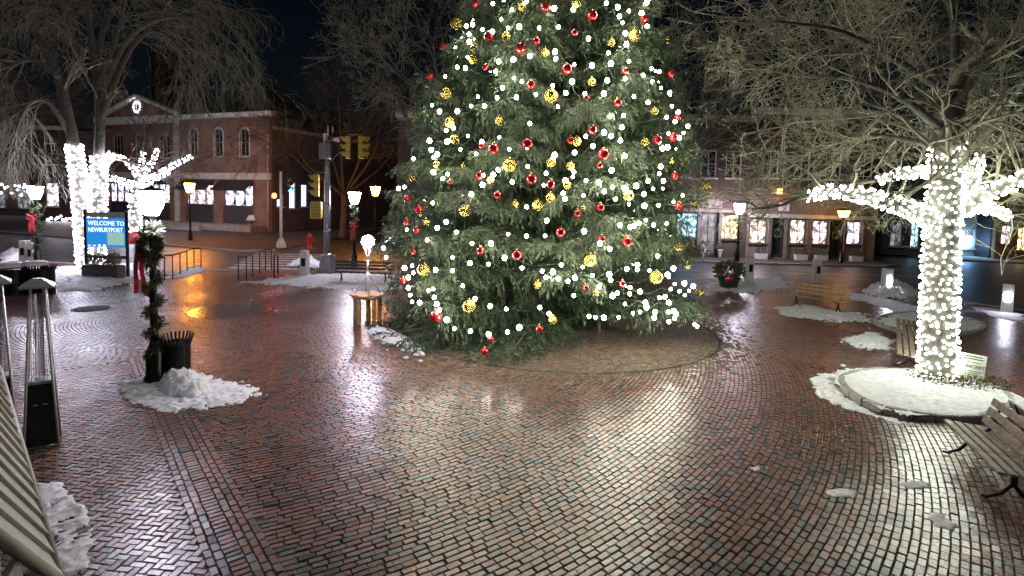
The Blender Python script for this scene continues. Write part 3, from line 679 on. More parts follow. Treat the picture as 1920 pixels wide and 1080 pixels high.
for a, b in ((1, ph), (-1, ph), (1, -ph), (-1, -ph)): ICO_V += [(0, a, b), (a, b, 0), (b, 0, a)]
ICO_V = [Vector(v).normalized() for v in ICO_V]
_el = min((ICO_V[0] - v).length for v in ICO_V[1:]) * 1.05
ICO_F = []
for i in range(12):
    for j in range(i + 1, 12):
        for l in range(j + 1, 12):
            a, b, c = ICO_V[i], ICO_V[j], ICO_V[l]
            if (a - b).length < _el and (b - c).length < _el and (a - c).length < _el:
                ICO_F.append((i, j, l) if (b - a).cross(c - a).dot(a) > 0 else (i, l, j))
def bulb_mesh(r, m, fine=False):
    mb = MB()
    if fine: mb.lathe([(r * math.sin(t) + 1e-5, -r * math.cos(t) * 1.1) for t in np.linspace(.02, PI - .02, 6)], 9)
    else: mb.add([v * r for v in ICO_V], ICO_F, True)
    return mb.mesh('bulb', m)
def bulbs_joined(name, pts, r, m, parent):
    V = np.array([tuple(v) for v in ICO_V]) * r; P = np.array([tuple(p) for p in pts]); n = len(P)
    VV = (P[:, None] + V[None]).reshape(-1, 3); FF = (np.array(ICO_F)[None] + (np.arange(n) * 12)[:, None, None]).reshape(-1, 3)
    o = link(name, np_mesh(name, VV, FF, m, smooth=True), parent); o['kind'] = 'stuff'; return o
def light_string(label, pts, r, m, hidden=None, fine=False, name='light_string', wire_pts=None, cat='string lights'):
    t = thing(name, label, cat); me = bulb_mesh(r, m, fine)
    pts = sorted(pts, key=lambda p: (Vector(p) - EYE).length)
    for p in pts[:300]:
        o = link('bulb', me, t, p); o.scale = [random.uniform(.62, 1.15)] * 3
    rest = list(pts[300:]) + list(hidden or [])
    if rest: bulbs_joined('bulb_mass', rest, r, m, t)
    if wire_pts:
        mb = MB()
        for w in wire_pts: mb.tube(w, .006, 4, cap=False)
        mb.build('cable', M['wire_green'], t)
    return t
pts = [on_spruce(700 + x / 3, y / 3, .12) for x, y in bulbs_a] + [on_spruce(700 + x / 3, 340 + y / 3, .12) for x, y in bulbs_b]
for p in pts: p.z = max(p.z, .12)
back = []
for i in range(150):                                     # the strings go on round the back and up to the tip
    if i < 100: zz = random.uniform(.6, 9.2); az = rad(random.uniform(10, 170))
    else: zz = random.uniform(9.5, 15.2); az = random.uniform(0, 2 * PI)
    r = env(zz) * .95; back.append(Vector((axis_x(zz) + r * math.cos(az), TREE_AT.y + r * math.sin(az), zz)))
wires = []
row = sorted(pts, key=lambda p: -p.z)
for i in range(0, len(row) - 12, 12):
    w = sorted(row[i:i + 12], key=lambda p: math.atan2(p.y - TREE_AT.y, p.x - TREE_AT.x) % (2 * PI)); run = [w[0]]
    w = [Vector((axis_x(p.z) + (p.x - axis_x(p.z)) * .95, TREE_AT.y + (p.y - TREE_AT.y) * .95, p.z)) for p in w]
    for a, b in zip(w[:-1], w[1:]):
        if (a - b).length < 1.5: wires.append([a, (a + b) / 2 - Vector((0, 0, .12)), b])
light_string('warm white bulbs strung all over the tall spruce', pts, .047, M['bulb_warm'], back, wire_pts=wires, fine=True)

# ================================================================== bare trees
class Twigs:
    """polylines of a bare crown, turned into thin tubes in one go"""
    def __init__(self): self.by = {}
    def add(self, pts, r0, r1): self.by.setdefault(len(pts), []).append((pts, r0, r1))
    def arrays(self, sides=3):
        VV = []; FF = []; base = 0
        for n, lst in self.by.items():
            P = np.array([[tuple(p) for p in l[0]] for l in lst]); R = np.array([np.linspace(l[1], l[2], n) for l in lst]); m = len(lst)
            T = np.empty_like(P); T[:, 1:-1] = P[:, 2:] - P[:, :-2]; T[:, 0] = P[:, 1] - P[:, 0]; T[:, -1] = P[:, -1] - P[:, -2]
            T /= np.linalg.norm(T, axis=2, keepdims=True) + 1e-9
            ref = np.where(np.abs(T[:, :1, 2:3]) > .85, np.array([1.0, 0, 0]), np.array([0, 0, 1.0])); A = np.cross(T, np.broadcast_to(ref, T.shape)); A /= np.linalg.norm(A, axis=2, keepdims=True) + 1e-9
            B = np.cross(T, A); ang = 2 * PI * np.arange(sides) / sides
            V = P[:, :, None] + (A[:, :, None] * np.cos(ang)[None, None, :, None] + B[:, :, None] * np.sin(ang)[None, None, :, None]) * R[:, :, None, None]
            f = [(i * sides + k, i * sides + (k + 1) % sides, (i + 1) * sides + (k + 1) % sides, (i + 1) * sides + k) for i in range(n - 1) for k in range(sides)]
            FF.append((np.array(f)[None] + (base + np.arange(m) * n * sides)[:, None, None]).reshape(-1, 4)); VV.append(V.reshape(-1, 3)); base += m * n * sides
        return np.concatenate(VV), np.concatenate(FF)
def rnd_dir(d, ang):
    a = d.orthogonal().normalized(); a.rotate(Matrix.Rotation(random.uniform(0, 2 * PI), 3, d)); return (d * math.cos(ang) + a * math.sin(ang)).normalized()
def grow(tw, p, d, L, r, lvl, S):
    n = 5 if lvl < 3 else 4; step = L / (n - 1); pts = [p.copy()]; ds = [d.copy()]
    for i in range(n - 1):
        d = (d + Vector((random.gauss(0, S['jit']), random.gauss(0, S['jit']), random.gauss(0, S['jit']) + S['trop'][min(lvl, len(S['trop']) - 1)])))
        d.normalize(); p = p + d * step; pts.append(p.copy()); ds.append(d.copy())
    r1 = max(S['rmin'], r * .5); tw.add(pts, r, r1)
    if lvl >= S['depth']: return
    for c in range(S['nch'][lvl]):
        t = random.uniform(.18, 1.0) if c else 1.0; k = t * (n - 1); i = min(int(k), n - 2); q = pts[i].lerp(pts[i + 1], k - i)
        nd = rnd_dir(ds[i + 1], rad(random.uniform(*S['ang'])))
        if q.z < 3.2 and nd.z < 0: nd.z = abs(nd.z)
        grow(tw, q, nd, L * random.uniform(.45, .78) * (1.05 - .3 * t), max(S['rmin'], (r + (r1 - r) * t) * .68), lvl + 1, S)
def bare_tree(name, label, base, limbs, S, mt_trunk, mt_twig, group=None):
    """limbs: (points, r0, r1, sprouts) in world space; the first one is the trunk"""
    b = Vector(base); t = thing(name, label, 'tree', b, 0, group); tw = Twigs()
    for i, (pl, r0, r1, sprouts) in enumerate(limbs):
        P = [Vector(p) for p in pl]; fine = []
        for j in range(len(P) - 1):
            p0, p1, p2, p3 = P[max(j - 1, 0)], P[j], P[j + 1], P[min(j + 2, len(P) - 1)]
            for s in range(5):
                u = s / 5; fine.append(.5 * ((2 * p1) + (p2 - p0) * u + (2 * p0 - 5 * p1 + 4 * p2 - p3) * u * u + (3 * p1 - p0 - 3 * p2 + p3) * u ** 3))
        fine.append(P[-1]); n = len(fine)
        rr = list(np.linspace(r0, r1, n))
        if i == 0: rr[0] *= 1.2; rr[1] *= 1.06
        MB().tube([f - b for f in fine], rr, 12 if i == 0 else 8).build('trunk' if i == 0 else 'limb', mt_trunk, t)
        for c in range(sprouts):
            k = random.uniform(.30 if i else .6, 1.0) * (n - 1); j = min(int(k), n - 2); q = fine[j].lerp(fine[j + 1], k - j); ld = (fine[j + 1] - fine[j]).normalized()
            grow(tw, q - b, rnd_dir(ld, rad(random.uniform(*S['ang0']))), random.uniform(*S['L0']), max(.012, rr[j] * .34), 1, S)
        if sprouts: grow(tw, fine[-1] - b, (fine[-1] - fine[-2]).normalized(), S['L0'][0], r1 * .9, 1, S)
    V, F = tw.arrays(); link('crown', np_mesh('crown', V, F, mt_twig, smooth=True), t)
    return t
def auto_limbs(base, h, spread, n, r):
    b = Vector(base); fork = b + Vector((random.uniform(-.2, .2), random.uniform(-.2, .2), h * .27))
    out = [([b, b.lerp(fork, .5) + Vector((.06, .05, 0)), fork], r, r * .8, 0)]
    for i in range(n):
        az = 2 * PI * (i + random.uniform(-.3, .3)) / n; up = random.uniform(.65, 1.0) if i % 3 else 1.05; sp = spread * (1.25 - .6 * up) * random.uniform(.8, 1.2)
        e = b + Vector((math.cos(az) * sp, math.sin(az) * sp, h * up * .82)); m1 = fork.lerp(e, .35) + Vector((math.cos(az), math.sin(az), .6)) * spread * .10; m2 = fork.lerp(e, .7) + Vector((0, 0, h * .03))
        out.append(([fork - Vector((0, 0, .15)), m1, m2, e], r * .42, r * .08, 8))
    return out
def PX(pts, Y): return [at(x, y, Y if not hasattr(Y, '__len__') else Y[i]) for i, (x, y) in enumerate(pts)]
def wrap(pl, r0, r1, gap, start=0.0):
    """bulb positions winding round a limb"""
    P = [Vector(p) for p in pl]; out = []; phi = random.random() * 6
    for j in range(len(P) - 1):
        d = P[j + 1] - P[j]; L = d.length; d.normalize(); x = d.orthogonal().normalized(); y = d.cross(x); s = 0
        while s < L:
            r = r0 + (r1 - r0) * (j + s / L) / (len(P) - 1) + random.uniform(.025, .055)
            out.append(P[j] + d * (s + random.uniform(-.45, .45) * gap) + (x * math.cos(phi) + y * math.sin(phi)) * r)
            phi += gap / r * random.uniform(.65, 1.35); s += gap * gap / (2 * PI * r) 
    return out

# --- the thick trunk wrapped in lights on the right
rt = gp(1757, 714); Y0 = rt.y
trunk = [rt - Vector((0, 0, .05)), at(1760, 600, Y0), at(1764, 480, Y0), at(1770, 380, Y0), at(1776, 270, Y0), at(1785, 170, Y0 + .2)]
LA = PX([(1752, 415), (1700, 390), (1630, 368), (1565, 358), (1512, 368)], [Y0, Y0 - .2, Y0 - .5, Y0 - .7, Y0 - .9])
LB = PX([(1765, 330), (1735, 322), (1690, 325), (1642, 340)], [Y0, Y0 + .5, Y0 + 1.0, Y0 + 1.5])
LC = PX([(1785, 405), (1840, 368), (1895, 345), (1960, 312)], [Y0, Y0 - .1, Y0 - .3, Y0 - .5])
LD = PX([(1785, 398), (1830, 386), (1870, 395), (1892, 408)], [Y0, Y0 + .5, Y0 + .9, Y0 + 1.2])
LE = PX([(1790, 388), (1815, 360), (1826, 325), (1838, 296)], [Y0, Y0 + .3, Y0 + .6, Y0 + .9])
UPL = [PX([(1780, 260), (1700, 190), (1600, 150), (1480, 140)], [Y0, Y0 - .3, Y0 - .2, Y0 + .3]),
       PX([(1782, 200), (1720, 90), (1640, 10), (1560, -60)], [Y0, Y0 + .6, Y0 + 1.2, Y0 + 2.0]),
       PX([(1785, 170), (1790, 60), (1770, -60), (1780, -200)], [Y0 + .2, Y0 + .1, Y0, Y0 - .3]),
       PX([(1782, 210), (1840, 130), (1900, 60), (1980, 10)], [Y0, Y0 - .4, Y0 - 1.0, Y0 - 1.6]),
       PX([(1778, 270), (1840, 215), (1900, 190), (1990, 165)], [Y0, Y0 + .3, Y0 + .9, Y0 + 1.5]),
       PX([(1776, 280), (1690, 260), (1600, 255), (1530, 300)], [Y0, Y0 + .9, Y0 + 1.8, Y0 + 2.6]),
       PX([(1784, 180), (1690, 120), (1580, 60), (1450, 40)], [Y0, Y0 - 1.0, Y0 - 1.7, Y0 - 2.0])]
S_R = dict(jit=.20, trop=(.02, .02, .0, -.01, -.01), rmin=.0042, depth=4, nch=(0, 6, 5, 3, 0), ang=(22, 62), ang0=(25, 70), L0=(1.1, 2.3))
random.seed(21)
bare_tree('bare_tree', 'thick-trunked bare tree with its trunk and lower limbs wrapped in white lights', rt,
          [(trunk, .32, .26, 3), (LA, .17, .05, 7), (LB, .12, .04, 5), (LC, .17, .06, 6), (LD, .12, .04, 4), (LE, .13, .05, 4)] + [(u, .095 if i < 5 else .08, .02, 11) for i, u in enumerate(UPL)], S_R, M['bark_dark'], M['twig'])
bp = wrap(trunk[:5], .31, .27, .135)
for pl, a, b in ((LA, .17, .06), (LB, .11, .05), (LC, .17, .07), (LD, .12, .05), (LE, .13, .06)): bp += wrap(pl[0:], a, b, .125)
bp = [p for p in bp if p.z > .12]
front = [p for p in bp if (p.y < Y0 + .1 and abs(p.x - (rt.x + .0)) < 1.2) or abs(p.x - rt.x) >= .75]
rest = [p for p in bp if p not in front]
light_string('cool white bulbs wound round the thick trunk and limbs beside the concert sign', front, .031, M['bulb_cool'], rest)

# --- the twin-stemmed weeping tree on the left
lt = at(166, 515, 24.2); lt.z = 0; Y1 = lt.y
stA = [lt - Vector((0, 0, .05)), at(160, 440, Y1), at(152, 360, Y1), at(138, 270, Y1), at(108, 140, Y1 + .3), at(66, 55, Y1 + .6), at(72, -40, Y1 + .8)]
stB = PX([(178, 500), (184, 400), (186, 290), (186, 190), (172, 80), (160, -40)], Y1)
arcs = [PX([(188, 200), (232, 85), (300, 36), (380, 40), (452, 95)], [Y1, Y1 - .4, Y1 - .8, Y1 - 1.2, Y1 - 1.5]),
        PX([(187, 230), (240, 100), (290, 58), (340, 95), (378, 165)], [Y1, Y1 - .1, Y1 + .3, Y1 + .7, Y1 + 1.0]),
        PX([(110, 145), (64, 113), (22, 125), (-10, 170)], [Y1, Y1 - .2, Y1 - .5, Y1 - .8]),
        PX([(130, 250), (90, 190), (50, 200), (25, 260)], [Y1, Y1 - .6, Y1 - .9, Y1 - 1.1]),
        PX([(70, 60), (20, 0), (-60, 10)], [Y1 + .5, Y1 + .3, Y1]),
        PX([(180, 130), (200, 40), (260, -20), (350, -10), (420, 40)], [Y1, Y1 + .4, Y1 + 1.0, Y1 + 1.6, Y1 + 2]),
        PX([(150, 110), (120, 40), (110, -40)], [Y1, Y1 - .5, Y1 - 1]),
        PX([(182, 160), (225, 50), (240, -40)], [Y1, Y1 - .3, Y1 - .6])]
S_L = dict(jit=.16, trop=(-.05, -.10, -.20, -.26, -.3), rmin=.0058, depth=4, nch=(0, 6, 4, 2, 0), ang=(18, 50), ang0=(20, 60), L0=(1.5, 3.0))
random.seed(5)
bare_tree('bare_tree', 'weeping bare tree with two stems wrapped in dazzling lights behind the blue sign', lt,
          [(stA, .36, .09, 9), (stB, .30, .09, 9)] + [(a, .13, .035, 12) for a in arcs], S_L, M['bark'], M['twig'])
bp = wrap(stA[:4], .38, .26, .19) + wrap(stB[:3], .32, .26, .19)
bp += wrap(PX([(186, 320), (205, 300), (208, 285)], Y1), .12, .05, .14) + wrap(PX([(150, 340), (136, 300), (134, 288)], Y1), .14, .06, .14)
bp = [p for p in bp if p.z > .15]
light_string('dazzling bluish white bulbs round the two stems behind the blue sign', bp, .055, M['bulb_violet'])

# --- the smaller lit tree before the firehouse steps
l2 = gp(252, 438); Y2 = l2.y
tk = [l2 - Vector((0, 0, .05)), at(253, 390, Y2), at(258, 352, Y2), at(264, 330, Y2)]
A2 = [PX([(258, 350), (240, 343), (215, 335), (198, 334)], Y2), PX([(263, 334), (247, 312), (232, 297), (206, 292)], Y2), PX([(264, 332), (280, 313), (290, 297), (296, 277)], Y2), PX([(262, 345), (300, 325), (330, 308), (361, 292)], Y2), PX([(264, 330), (266, 305), (268, 285)], Y2), PX([(262, 348), (290, 335), (318, 322)], [Y2, Y2 - .5, Y2 - 1.0])]
S_2 = dict(jit=.12, trop=(.05, .05, .04, .02), rmin=.016, depth=3, nch=(0, 4, 3, 0), ang=(16, 42), ang0=(15, 45), L0=(2.0, 4.2))
random.seed(8)
bare_tree('bare_tree', 'small bare tree with lit limbs before the brick building with the gable', l2, [(tk, .42, .34, 0)] + [(a, .22, .08, 8) for a in A2], S_2, M['bark'], M['twig_dark'])
bp = wrap(tk, .46, .38, .34)
for a in A2[:6]: bp += wrap(a, .22, .09, .27)
light_string('white bulbs along the spreading limbs of the small tree before the gabled building', bp, .085, M['bulb_violet'])

# --- trees that stand further back
S_B = dict(jit=.17, trop=(.03, .03, .02, .0), rmin=.009, depth=4, nch=(0, 6, 4, 3, 0), ang=(20, 58), ang0=(22, 60), L0=(1.8, 3.4))
random.seed(31)
for lab, base, h, sp, n, r, tm in (('wide bare tree growing behind the spruce on its left', (-2.2, 30.0, 0), 16.5, 8.5, 8, .34, 'twig'),
                               ('bare tree growing behind the spruce before the brick shops', (7.6, 31.5, 0), 15.0, 8.5, 8, .32, 'twig'),
                               ('tall bare tree standing behind the light-wrapped trunk', (21.4, 27.6, -.05), 17.0, 9.0, 9, .36, 'twig'),
                               ('dark bare street tree behind the traffic signal pole', (-14.6, 47.0, 0), 14.0, 8.0, 8, .30, 'twig_dark'),
                               ('dark bare tree beyond the slate-blue side wall', (-11.0, 66.0, 0), 17.0, 9.0, 7, .34, 'twig_dark'),
                               ('dark bare tree beside the far left brick house', (-40.0, 40.0, 0), 15.0, 8.0, 7, .34, 'twig_dark')):
    bare_tree('bare_tree', lab, base, auto_limbs(base, h, sp, n, r), S_B, M['bark_dark'], M[tm])

# ================================================================== lettering
def text_mesh(s, size, m, depth=.004, align='LEFT'):
    cu = bpy.data.curves.new('lettering', 'FONT'); cu.body = s; cu.size = size; cu.extrude = depth; cu.align_x = align; cu.resolution_u = 2
    o = bpy.data.objects.new('lettering', cu); COL.objects.link(o); bpy.context.view_layer.update()
    me = bpy.data.meshes.new_from_object(o.evaluated_get(bpy.context.evaluated_depsgraph_get())); bpy.data.objects.remove(o)
    me.materials.clear(); me.materials.append(m); return me
def lettering(s, size, m, parent, loc, align='LEFT', bold=1.0):
    o = link('lettering', text_mesh(s, size, m, .004, align), parent, loc); o.rotation_euler = (PI / 2, 0, 0); o.scale = (bold, 1, 1); return o

# ================================================================== buildings
def wall_mesh(x0, x1, z0, z1, ops, y0, thick):
    xs = sorted({x0, x1, *[v for o in ops for v in o[:2]]}); zs = sorted({z0, z1, *[v for o in ops for v in o[2:4]]}); mb = MB()
    for zi in range(len(zs) - 1):
        za, zb = zs[zi], zs[zi + 1]; run = None
        for xi in range(len(xs) - 1):
            xa, xb = xs[xi], xs[xi + 1]; cx, cz = (xa + xb) / 2, (za + zb) / 2
            hole = any(o[0] < cx < o[1] and o[2] < cz < o[3] for o in ops)
            if hole:
                if run: mb.box(((run[0] + run[1]) / 2, y0 + thick / 2, cz), (run[1] - run[0], thick, zb - za)); run = None
            else: run = (run[0], xb) if run else (xa, xb)
        if run: mb.box(((run[0] + run[1]) / 2, y0 + thick / 2, (za + zb) / 2), (run[1] - run[0], thick, zb - za))
    return mb
def window(t, xa, xb, za, zb, m, frame, y=0.0, nx=2, nz=2, sill=True, deep=.14, fw=.07, arch=False, name='window'):
    """a pane set back in its opening, with frame, glazing bars and sill"""
    c = (xa + xb) / 2; w = xb - xa; h = zb - za
    pane = MB().box((0, 0, 0), (w, .02, h)).build(name, m, t, (c, y + deep, (za + zb) / 2))
    fb = MB(); fy = -.05
    for sx in (-1, 1): fb.box((sx * (w / 2 - fw / 2), fy, 0), (fw, .06, h))
    for sz in (-1, 1): fb.box((0, fy, sz * (h / 2 - fw / 2)), (w - 2 * fw, .06, fw))
    for i in range(1, nx): fb.box((-w / 2 + w * i / nx, fy + .005, 0), (.035, .04, h - 2 * fw))
    for i in range(1, nz): fb.box((0, fy + .012, -h / 2 + h * i / nz), (w - 2 * fw, .03, .035))
    fb.build('frame', frame, pane)
    if sill: MB().bevbox((0, -deep - .05, -h / 2 - .05), (w + .2, .2, .09), .015).build('sill', frame, pane)
    if arch:
        mb = MB(); r0, r1 = w / 2, w / 2 + .16; n = 12; zc = h / 2 - w / 2
        prev = None; vs = []; fs = []
        for i in range(n + 1):
            a = PI * i / n; cx, sz = math.cos(a), math.sin(a)
            vs += [(r0 * cx, -deep - .04, zc + r0 * sz), (r1 * cx, -deep - .04, zc + r1 * sz), (r1 * cx, -deep + .02, zc + r1 * sz), (r0 * cx, -deep + .02, zc + r0 * sz)]
        for i in range(n):
            for q in range(4): fs.append((4 * i + q, 4 * i + (q + 1) % 4, 4 * i + 4 + (q + 1) % 4, 4 * i + 4 + q))
        mb.add(vs, fs)
        for sx in (-1, 1): mb.box((sx * (w / 2 + .08), -deep - .01, (zc - h / 2) / 2), (.16, .06, zc + h / 2))
        mb.build('surround', frame, pane)
        sp = MB()                                          # brick filling above the arch
        for sx in (-1, 1):
            pts = [(sx * (r0 + .001), zc + r0), *[(sx * r0 * math.cos(a), zc + r0 * math.sin(a)) for a in np.linspace(0, PI / 2, 7)]]
            if sx < 0: pts = pts[::-1]
            sp.vprism(pts, -deep + .003, -deep + .1)
        sp.build('spandrel', M['brick_a'], pane)
    return pane

# ---- the gabled brick building with the steps
FA = Vector((-23.3, 53.1, 0)); FD = Vector((.9291, -.3696, 0)); FW = 25.0; FO = FA - FD * FW; FN = Vector((-.3696, -.9291, 0)); FRZ = math.atan2(FD.y, FD.x)
def fh(px, py=400):
    d = sight(px, py); t = (FA - EYE).dot(FN) / d.dot(FN); p = EYE + d * t; return (p - FO).dot(FD), p.z
fire = thing('brick_building', 'red brick building with white gable, arched upper windows and front steps', 'building', FO, FRZ)
EAVE = 11.3; gx1 = fh(337, 300)[0]
ops = []; arch_w = []
for px in (363, 410, 459):
    u = fh(px, 265)[0]; zt = fh(px, 241)[1]; zb = fh(px, 293)[1]; ops.append((u - .56, u + .56, zb, zt)); arch_w.append((u - .56, u + .56, zb, zt))
up_w = []
for px in (221, 263, 308):
    u = fh(px, 265)[0]; o_ = (u - .8, u + .8, 7.2, 9.7); ops.append(o_); up_w.append(o_)
bays = []
for pa, pb in ((204, 242), (252, 318), (347, 400), (417, 474)):
    o_ = (fh(pa, 380)[0], fh(pb, 380)[0], .62, 4.75); ops.append(o_); bays.append(o_)
wall_mesh(0, FW, 0, EAVE, ops, 0, .4).build('wall', M['brick_a'], fire)
MB().box((FW / 2, 9.5, EAVE / 2), (FW - .9, 16.5, EAVE - .05)).build('core', M['grey_panel'], fire)
for o_ in arch_w: window(fire, *o_, M['glass_dark'], M['cream_trim'], nx=2, nz=2, arch=True)
for o_ in up_w: window(fire, *o_, M['glass_dark'], M['cream_trim'], nx=3, nz=2)
for i, (a, b, za, zb) in enumerate(bays):
    m = (M['shop_white'], M['shop_white'], M['shop_pink'], M['shop_white'])[i]; w = (b - a) / 3
    MB().box(((a + b) / 2, .30, 1.5), (b - a, .10, 1.76)).build('door_panel', M['grey_panel'], fire)
    for k in range(3): window(fire, a + w * k + .05, a + w * (k + 1) - .05, 2.40, 4.45, m, M['grey_panel'], .12, 1 if i > 1 else 2, 1 if i > 1 else 2, False, .2)
    MB().box(((a + b) / 2, .31, 4.6), (b - a, .10, .3)).build('transom', M['grey_panel'], fire)
    if i > 1:
        mb = MB(); mb.add([(a - .3, -.02, 4.95), (b + .2, -.02, 4.95), (b + .2, -1.15, 3.95), (a - .3, -1.15, 3.95), (a - .3, -.02, 4.9), (b + .2, -.02, 4.9), (b + .2, -1.15, 3.88), (a - .3, -1.15, 3.88)], [(3, 2, 1, 0), (4, 5, 6, 7), (0, 1, 5, 4), (1, 2, 6, 5), (2, 3, 7, 6), (3, 0, 4, 7)])
        mb.build('awning', M['awning'], fire)
MB().bevbox((FW / 2, -.08, 5.35), (FW + .1, .22, .62), .03).build('sign_band', M['cream_trim'], fire)
MB().bevbox((gx1 + (FW - gx1) / 2 + .2, -.2, EAVE + .02), (FW - gx1 + .7, .75, .42), .06).build('cornice', M['white_paint'], fire)
MB().bevbox((gx1 / 2, -.2, EAVE - .1), (gx1 + .7, .75, .75), .06).build('entablature', M['white_paint'], fire)
for x in (.25, gx1 - .3): MB().bevbox((x, -.13, EAVE / 2 + .1), (.55, .26, EAVE - .7), .03).build('pilaster', M['cream_trim'], fire)
gh = fh(266, 180)[1]; gc = gx1 / 2
MB().vprism([(.1, EAVE + .28), (gx1 - .1, EAVE + .28), (gc, gh - .35)], .05, .35).build('gable_wall', M['brick_a'], fire)
for s in (-1, 1):
    L = math.hypot(gc + .4, gh - EAVE - .25); ang = math.atan2(gh - EAVE - .25, gc + .4)
    Mx = Matrix.Rotation(-s * -ang if s > 0 else -ang, 3, 'Y')
    c = ((gc + s * (gc + .35) / 2), -.1, (gh + EAVE + .3) / 2)
    mbx = MB().bevbox(c, (L, .7, .3), .05, Matrix.Rotation(ang * (1 if s > 0 else -1), 3, 'Y')); mbx.build('gable_moulding', M['white_paint'], fire)
oc = thing('clock_window', 'round window', None) if False else None
rw = MB().lathe([(.62, 0), (.62, .05)], 24); ro = rw.build('round_window', M['glass_dark'], fire, (gc, -.02, EAVE + 1.35)); ro.rotation_euler = (PI / 2, 0, 0)
rr = annulus(.60, .80, .09, n=24, dz=-.09).build('surround', M['white_paint'], ro)
for q in range(10):
    a = 2 * PI * q / 10; link('bulb', bulb_mesh(.07, M['bulb_violet']), ro, (.52 * math.cos(a), .52 * math.sin(a), .12))
mb = MB()
mb.add([(gx1 + .1, -.45, EAVE + .25), (FW + .5, -.45, EAVE + .25), (FW + .5, 17.5, EAVE + .25), (gx1 + .1, 17.5, EAVE + .25), (gx1 + 1.0, 7, 16.0), (FW - 7.2, 7, 16.0)], [(0, 1, 5, 4), (1, 2, 5), (2, 3, 4, 5), (3, 0, 4), (3, 2, 1, 0)])
mb.build('hip_roof', M['slate'], fire)
mb = MB(); mb.add([(-.3, -.4, EAVE + .3), (gc, -.4, gh), (gx1 + .3, -.4, EAVE + .3), (-.3, 12, EAVE + .3), (gc, 12, gh), (gx1 + .3, 12, EAVE + .3)], [(0, 1, 4, 3), (1, 2, 5, 4), (0, 3, 5, 2)])
mb.build('gable_roof', M['slate'], fire, (0, .35, .02))
wall_mesh(-6.0, -.01, 0, 10.2, [(-4.6, -3.2, 6.4, 8.9), (-2.4, -1.0, 6.4, 8.9)], .6, .4).build('wing_wall', M['brick_a'], fire)
for q_ in (-4.6, -2.4): window(fire, q_, q_ + 1.4, 6.4, 8.9, M['glass_dark'], M['cream_trim'], .6)
MB().bevbox((-3.0, .5, 10.35), (6.2, .7, .4), .05).build('cornice', M['white_paint'], fire); MB().box((-3.0, 5.6, 5.1), (5.8, 9.2, 10)).build('wing_core', M['brick_a'], fire)
MB().tube([(FW - .25, -.18, .1), (FW - .25, -.18, EAVE - .2)], .07, 8).build('downpipe', M['cream_trim'], fire)
# terrace and steps
s0, s1 = fh(236, 430)[0], fh(412, 425)[0]
MB().bevbox(((s0 + FW - .6) / 2, -1.0, .29), (FW - .6 - s0, 2.0, .58), .02).build('terrace', M['stone'], fire)
for i in range(4):
    MB().bevbox(((s0 + s1) / 2 + .3 * i, -2.0 - .21 - .42 * i, .44 / 2 - .06 * i + .03), (s1 - s0 + .5 * i, .42, .5 - .12 * i), .02).build('step', M['stone'], fire)
# side wall, slate-blue, with narrow lit windows
SD = Vector((.3696, .9291, 0))
def fs(px, py):
    n = FD; d = sight(px, py); t = (FA - EYE).dot(n) / d.dot(n); p = EYE + d * t; return (p - FA).dot(SD), p.z
side = MB(); sops = []
for px, ya, yb in ((526, 366, 388), (549, 342, 391), (571, 346, 388)):
    u = fs(px, 370)[0]; sops.append((u - .42, u + .42, max(1.4, fs(px, yb)[1]), fs(px, ya)[1]))
sd = thing('side_wing', 'dark slate-blue side wing with narrow lit windows beside the gabled brick building', 'building', FA + SD * .4 + FD * .01, math.atan2(SD.y, SD.x))
wall_mesh(0, 22, 0, 9.9, [(a - .4, b - .4, c, d) for a, b, c, d in sops], .05, .3).build('wall', M['navy_wall'], sd)
for a, b, c, d in sops: window(sd, a - .4, b - .4, c, d, M['house_blue'], M['white_paint'], .05, 1, 3, True, .16)
MB().bevbox((11, 0, 10.05), (22.4, .7, .35), .05).build('cornice', M['cream_trim'], sd)

# ---- brick tower behind
tp = at(322, 300, 80.0)
tw_ = thing('brick_tower', 'square brick tower rising behind the gabled building', 'tower', (tp.x, 80, 0), -.35)
MB().box((0, 0, 11.5), (3.4, 3.4, 23)).build('shaft', M['brick_b'], tw_); MB().bevbox((0, 0, 23.2), (3.9, 3.9, .5), .1).build('cornice', M['brick_b'], tw_)
for s in (-1, 1): MB().bevbox((s * 1.4, -1.8, 11.5), (.5, .3, 22), .03).build('pilaster', M['brick_b'], tw_)
MB().box((0, 0, 0), (3.7, 3.7, 1.2), 0, .3).build('roof', M['slate'], tw_, (0, 0, 24.05))

# ---- far left house
lh = at(58, 400, 52.0); lh1 = at(142, 400, 52.0); W = lh1.x - lh.x
hs = thing('brick_house', 'dark brick house with one lit tall window beyond the street on the far left', 'house', (lh.x, 52, 0))
u = at(98, 365, 52).x - lh.x; zt = at(98, 343, 52).z; zb = at(98, 387, 52).z
wo = [(u - .6, u + .6, zb, zt), (u - .6, u + .6, 5.9, 7.9)]
wall_mesh(0, W, 0, 9.2, wo, 0, .35).build('wall', M['brick_b'], hs); MB().box((W / 2, 2.4, 4.5), (W - .1, 3.6, 9)).build('core', M['brick_b'], hs)
for i, o_ in enumerate(wo): window(hs, *o_, M['shop_white'] if i == 0 else M['glass_dark'], M['white_paint'], 0, 2, 2)
MB().bevbox((W / 2, -.1, 9.3), (W + .5, .6, .35), .05).build('cornice', M['cream_trim'], hs)
mb = MB(); mb.add([(-.4, -.4, 9.5), (W + .4, -.4, 9.5), (W + .4, 4.6, 9.5), (-.4, 4.6, 9.5), (1.5, 2.1, 11.2), (W - 1.5, 2.1, 11.2)], [(0, 1, 5, 4), (1, 2, 5), (2, 3, 4, 5), (3, 0, 4), (3, 2, 1, 0)]); mb.build('roof', M['slate'], hs)
lb = []
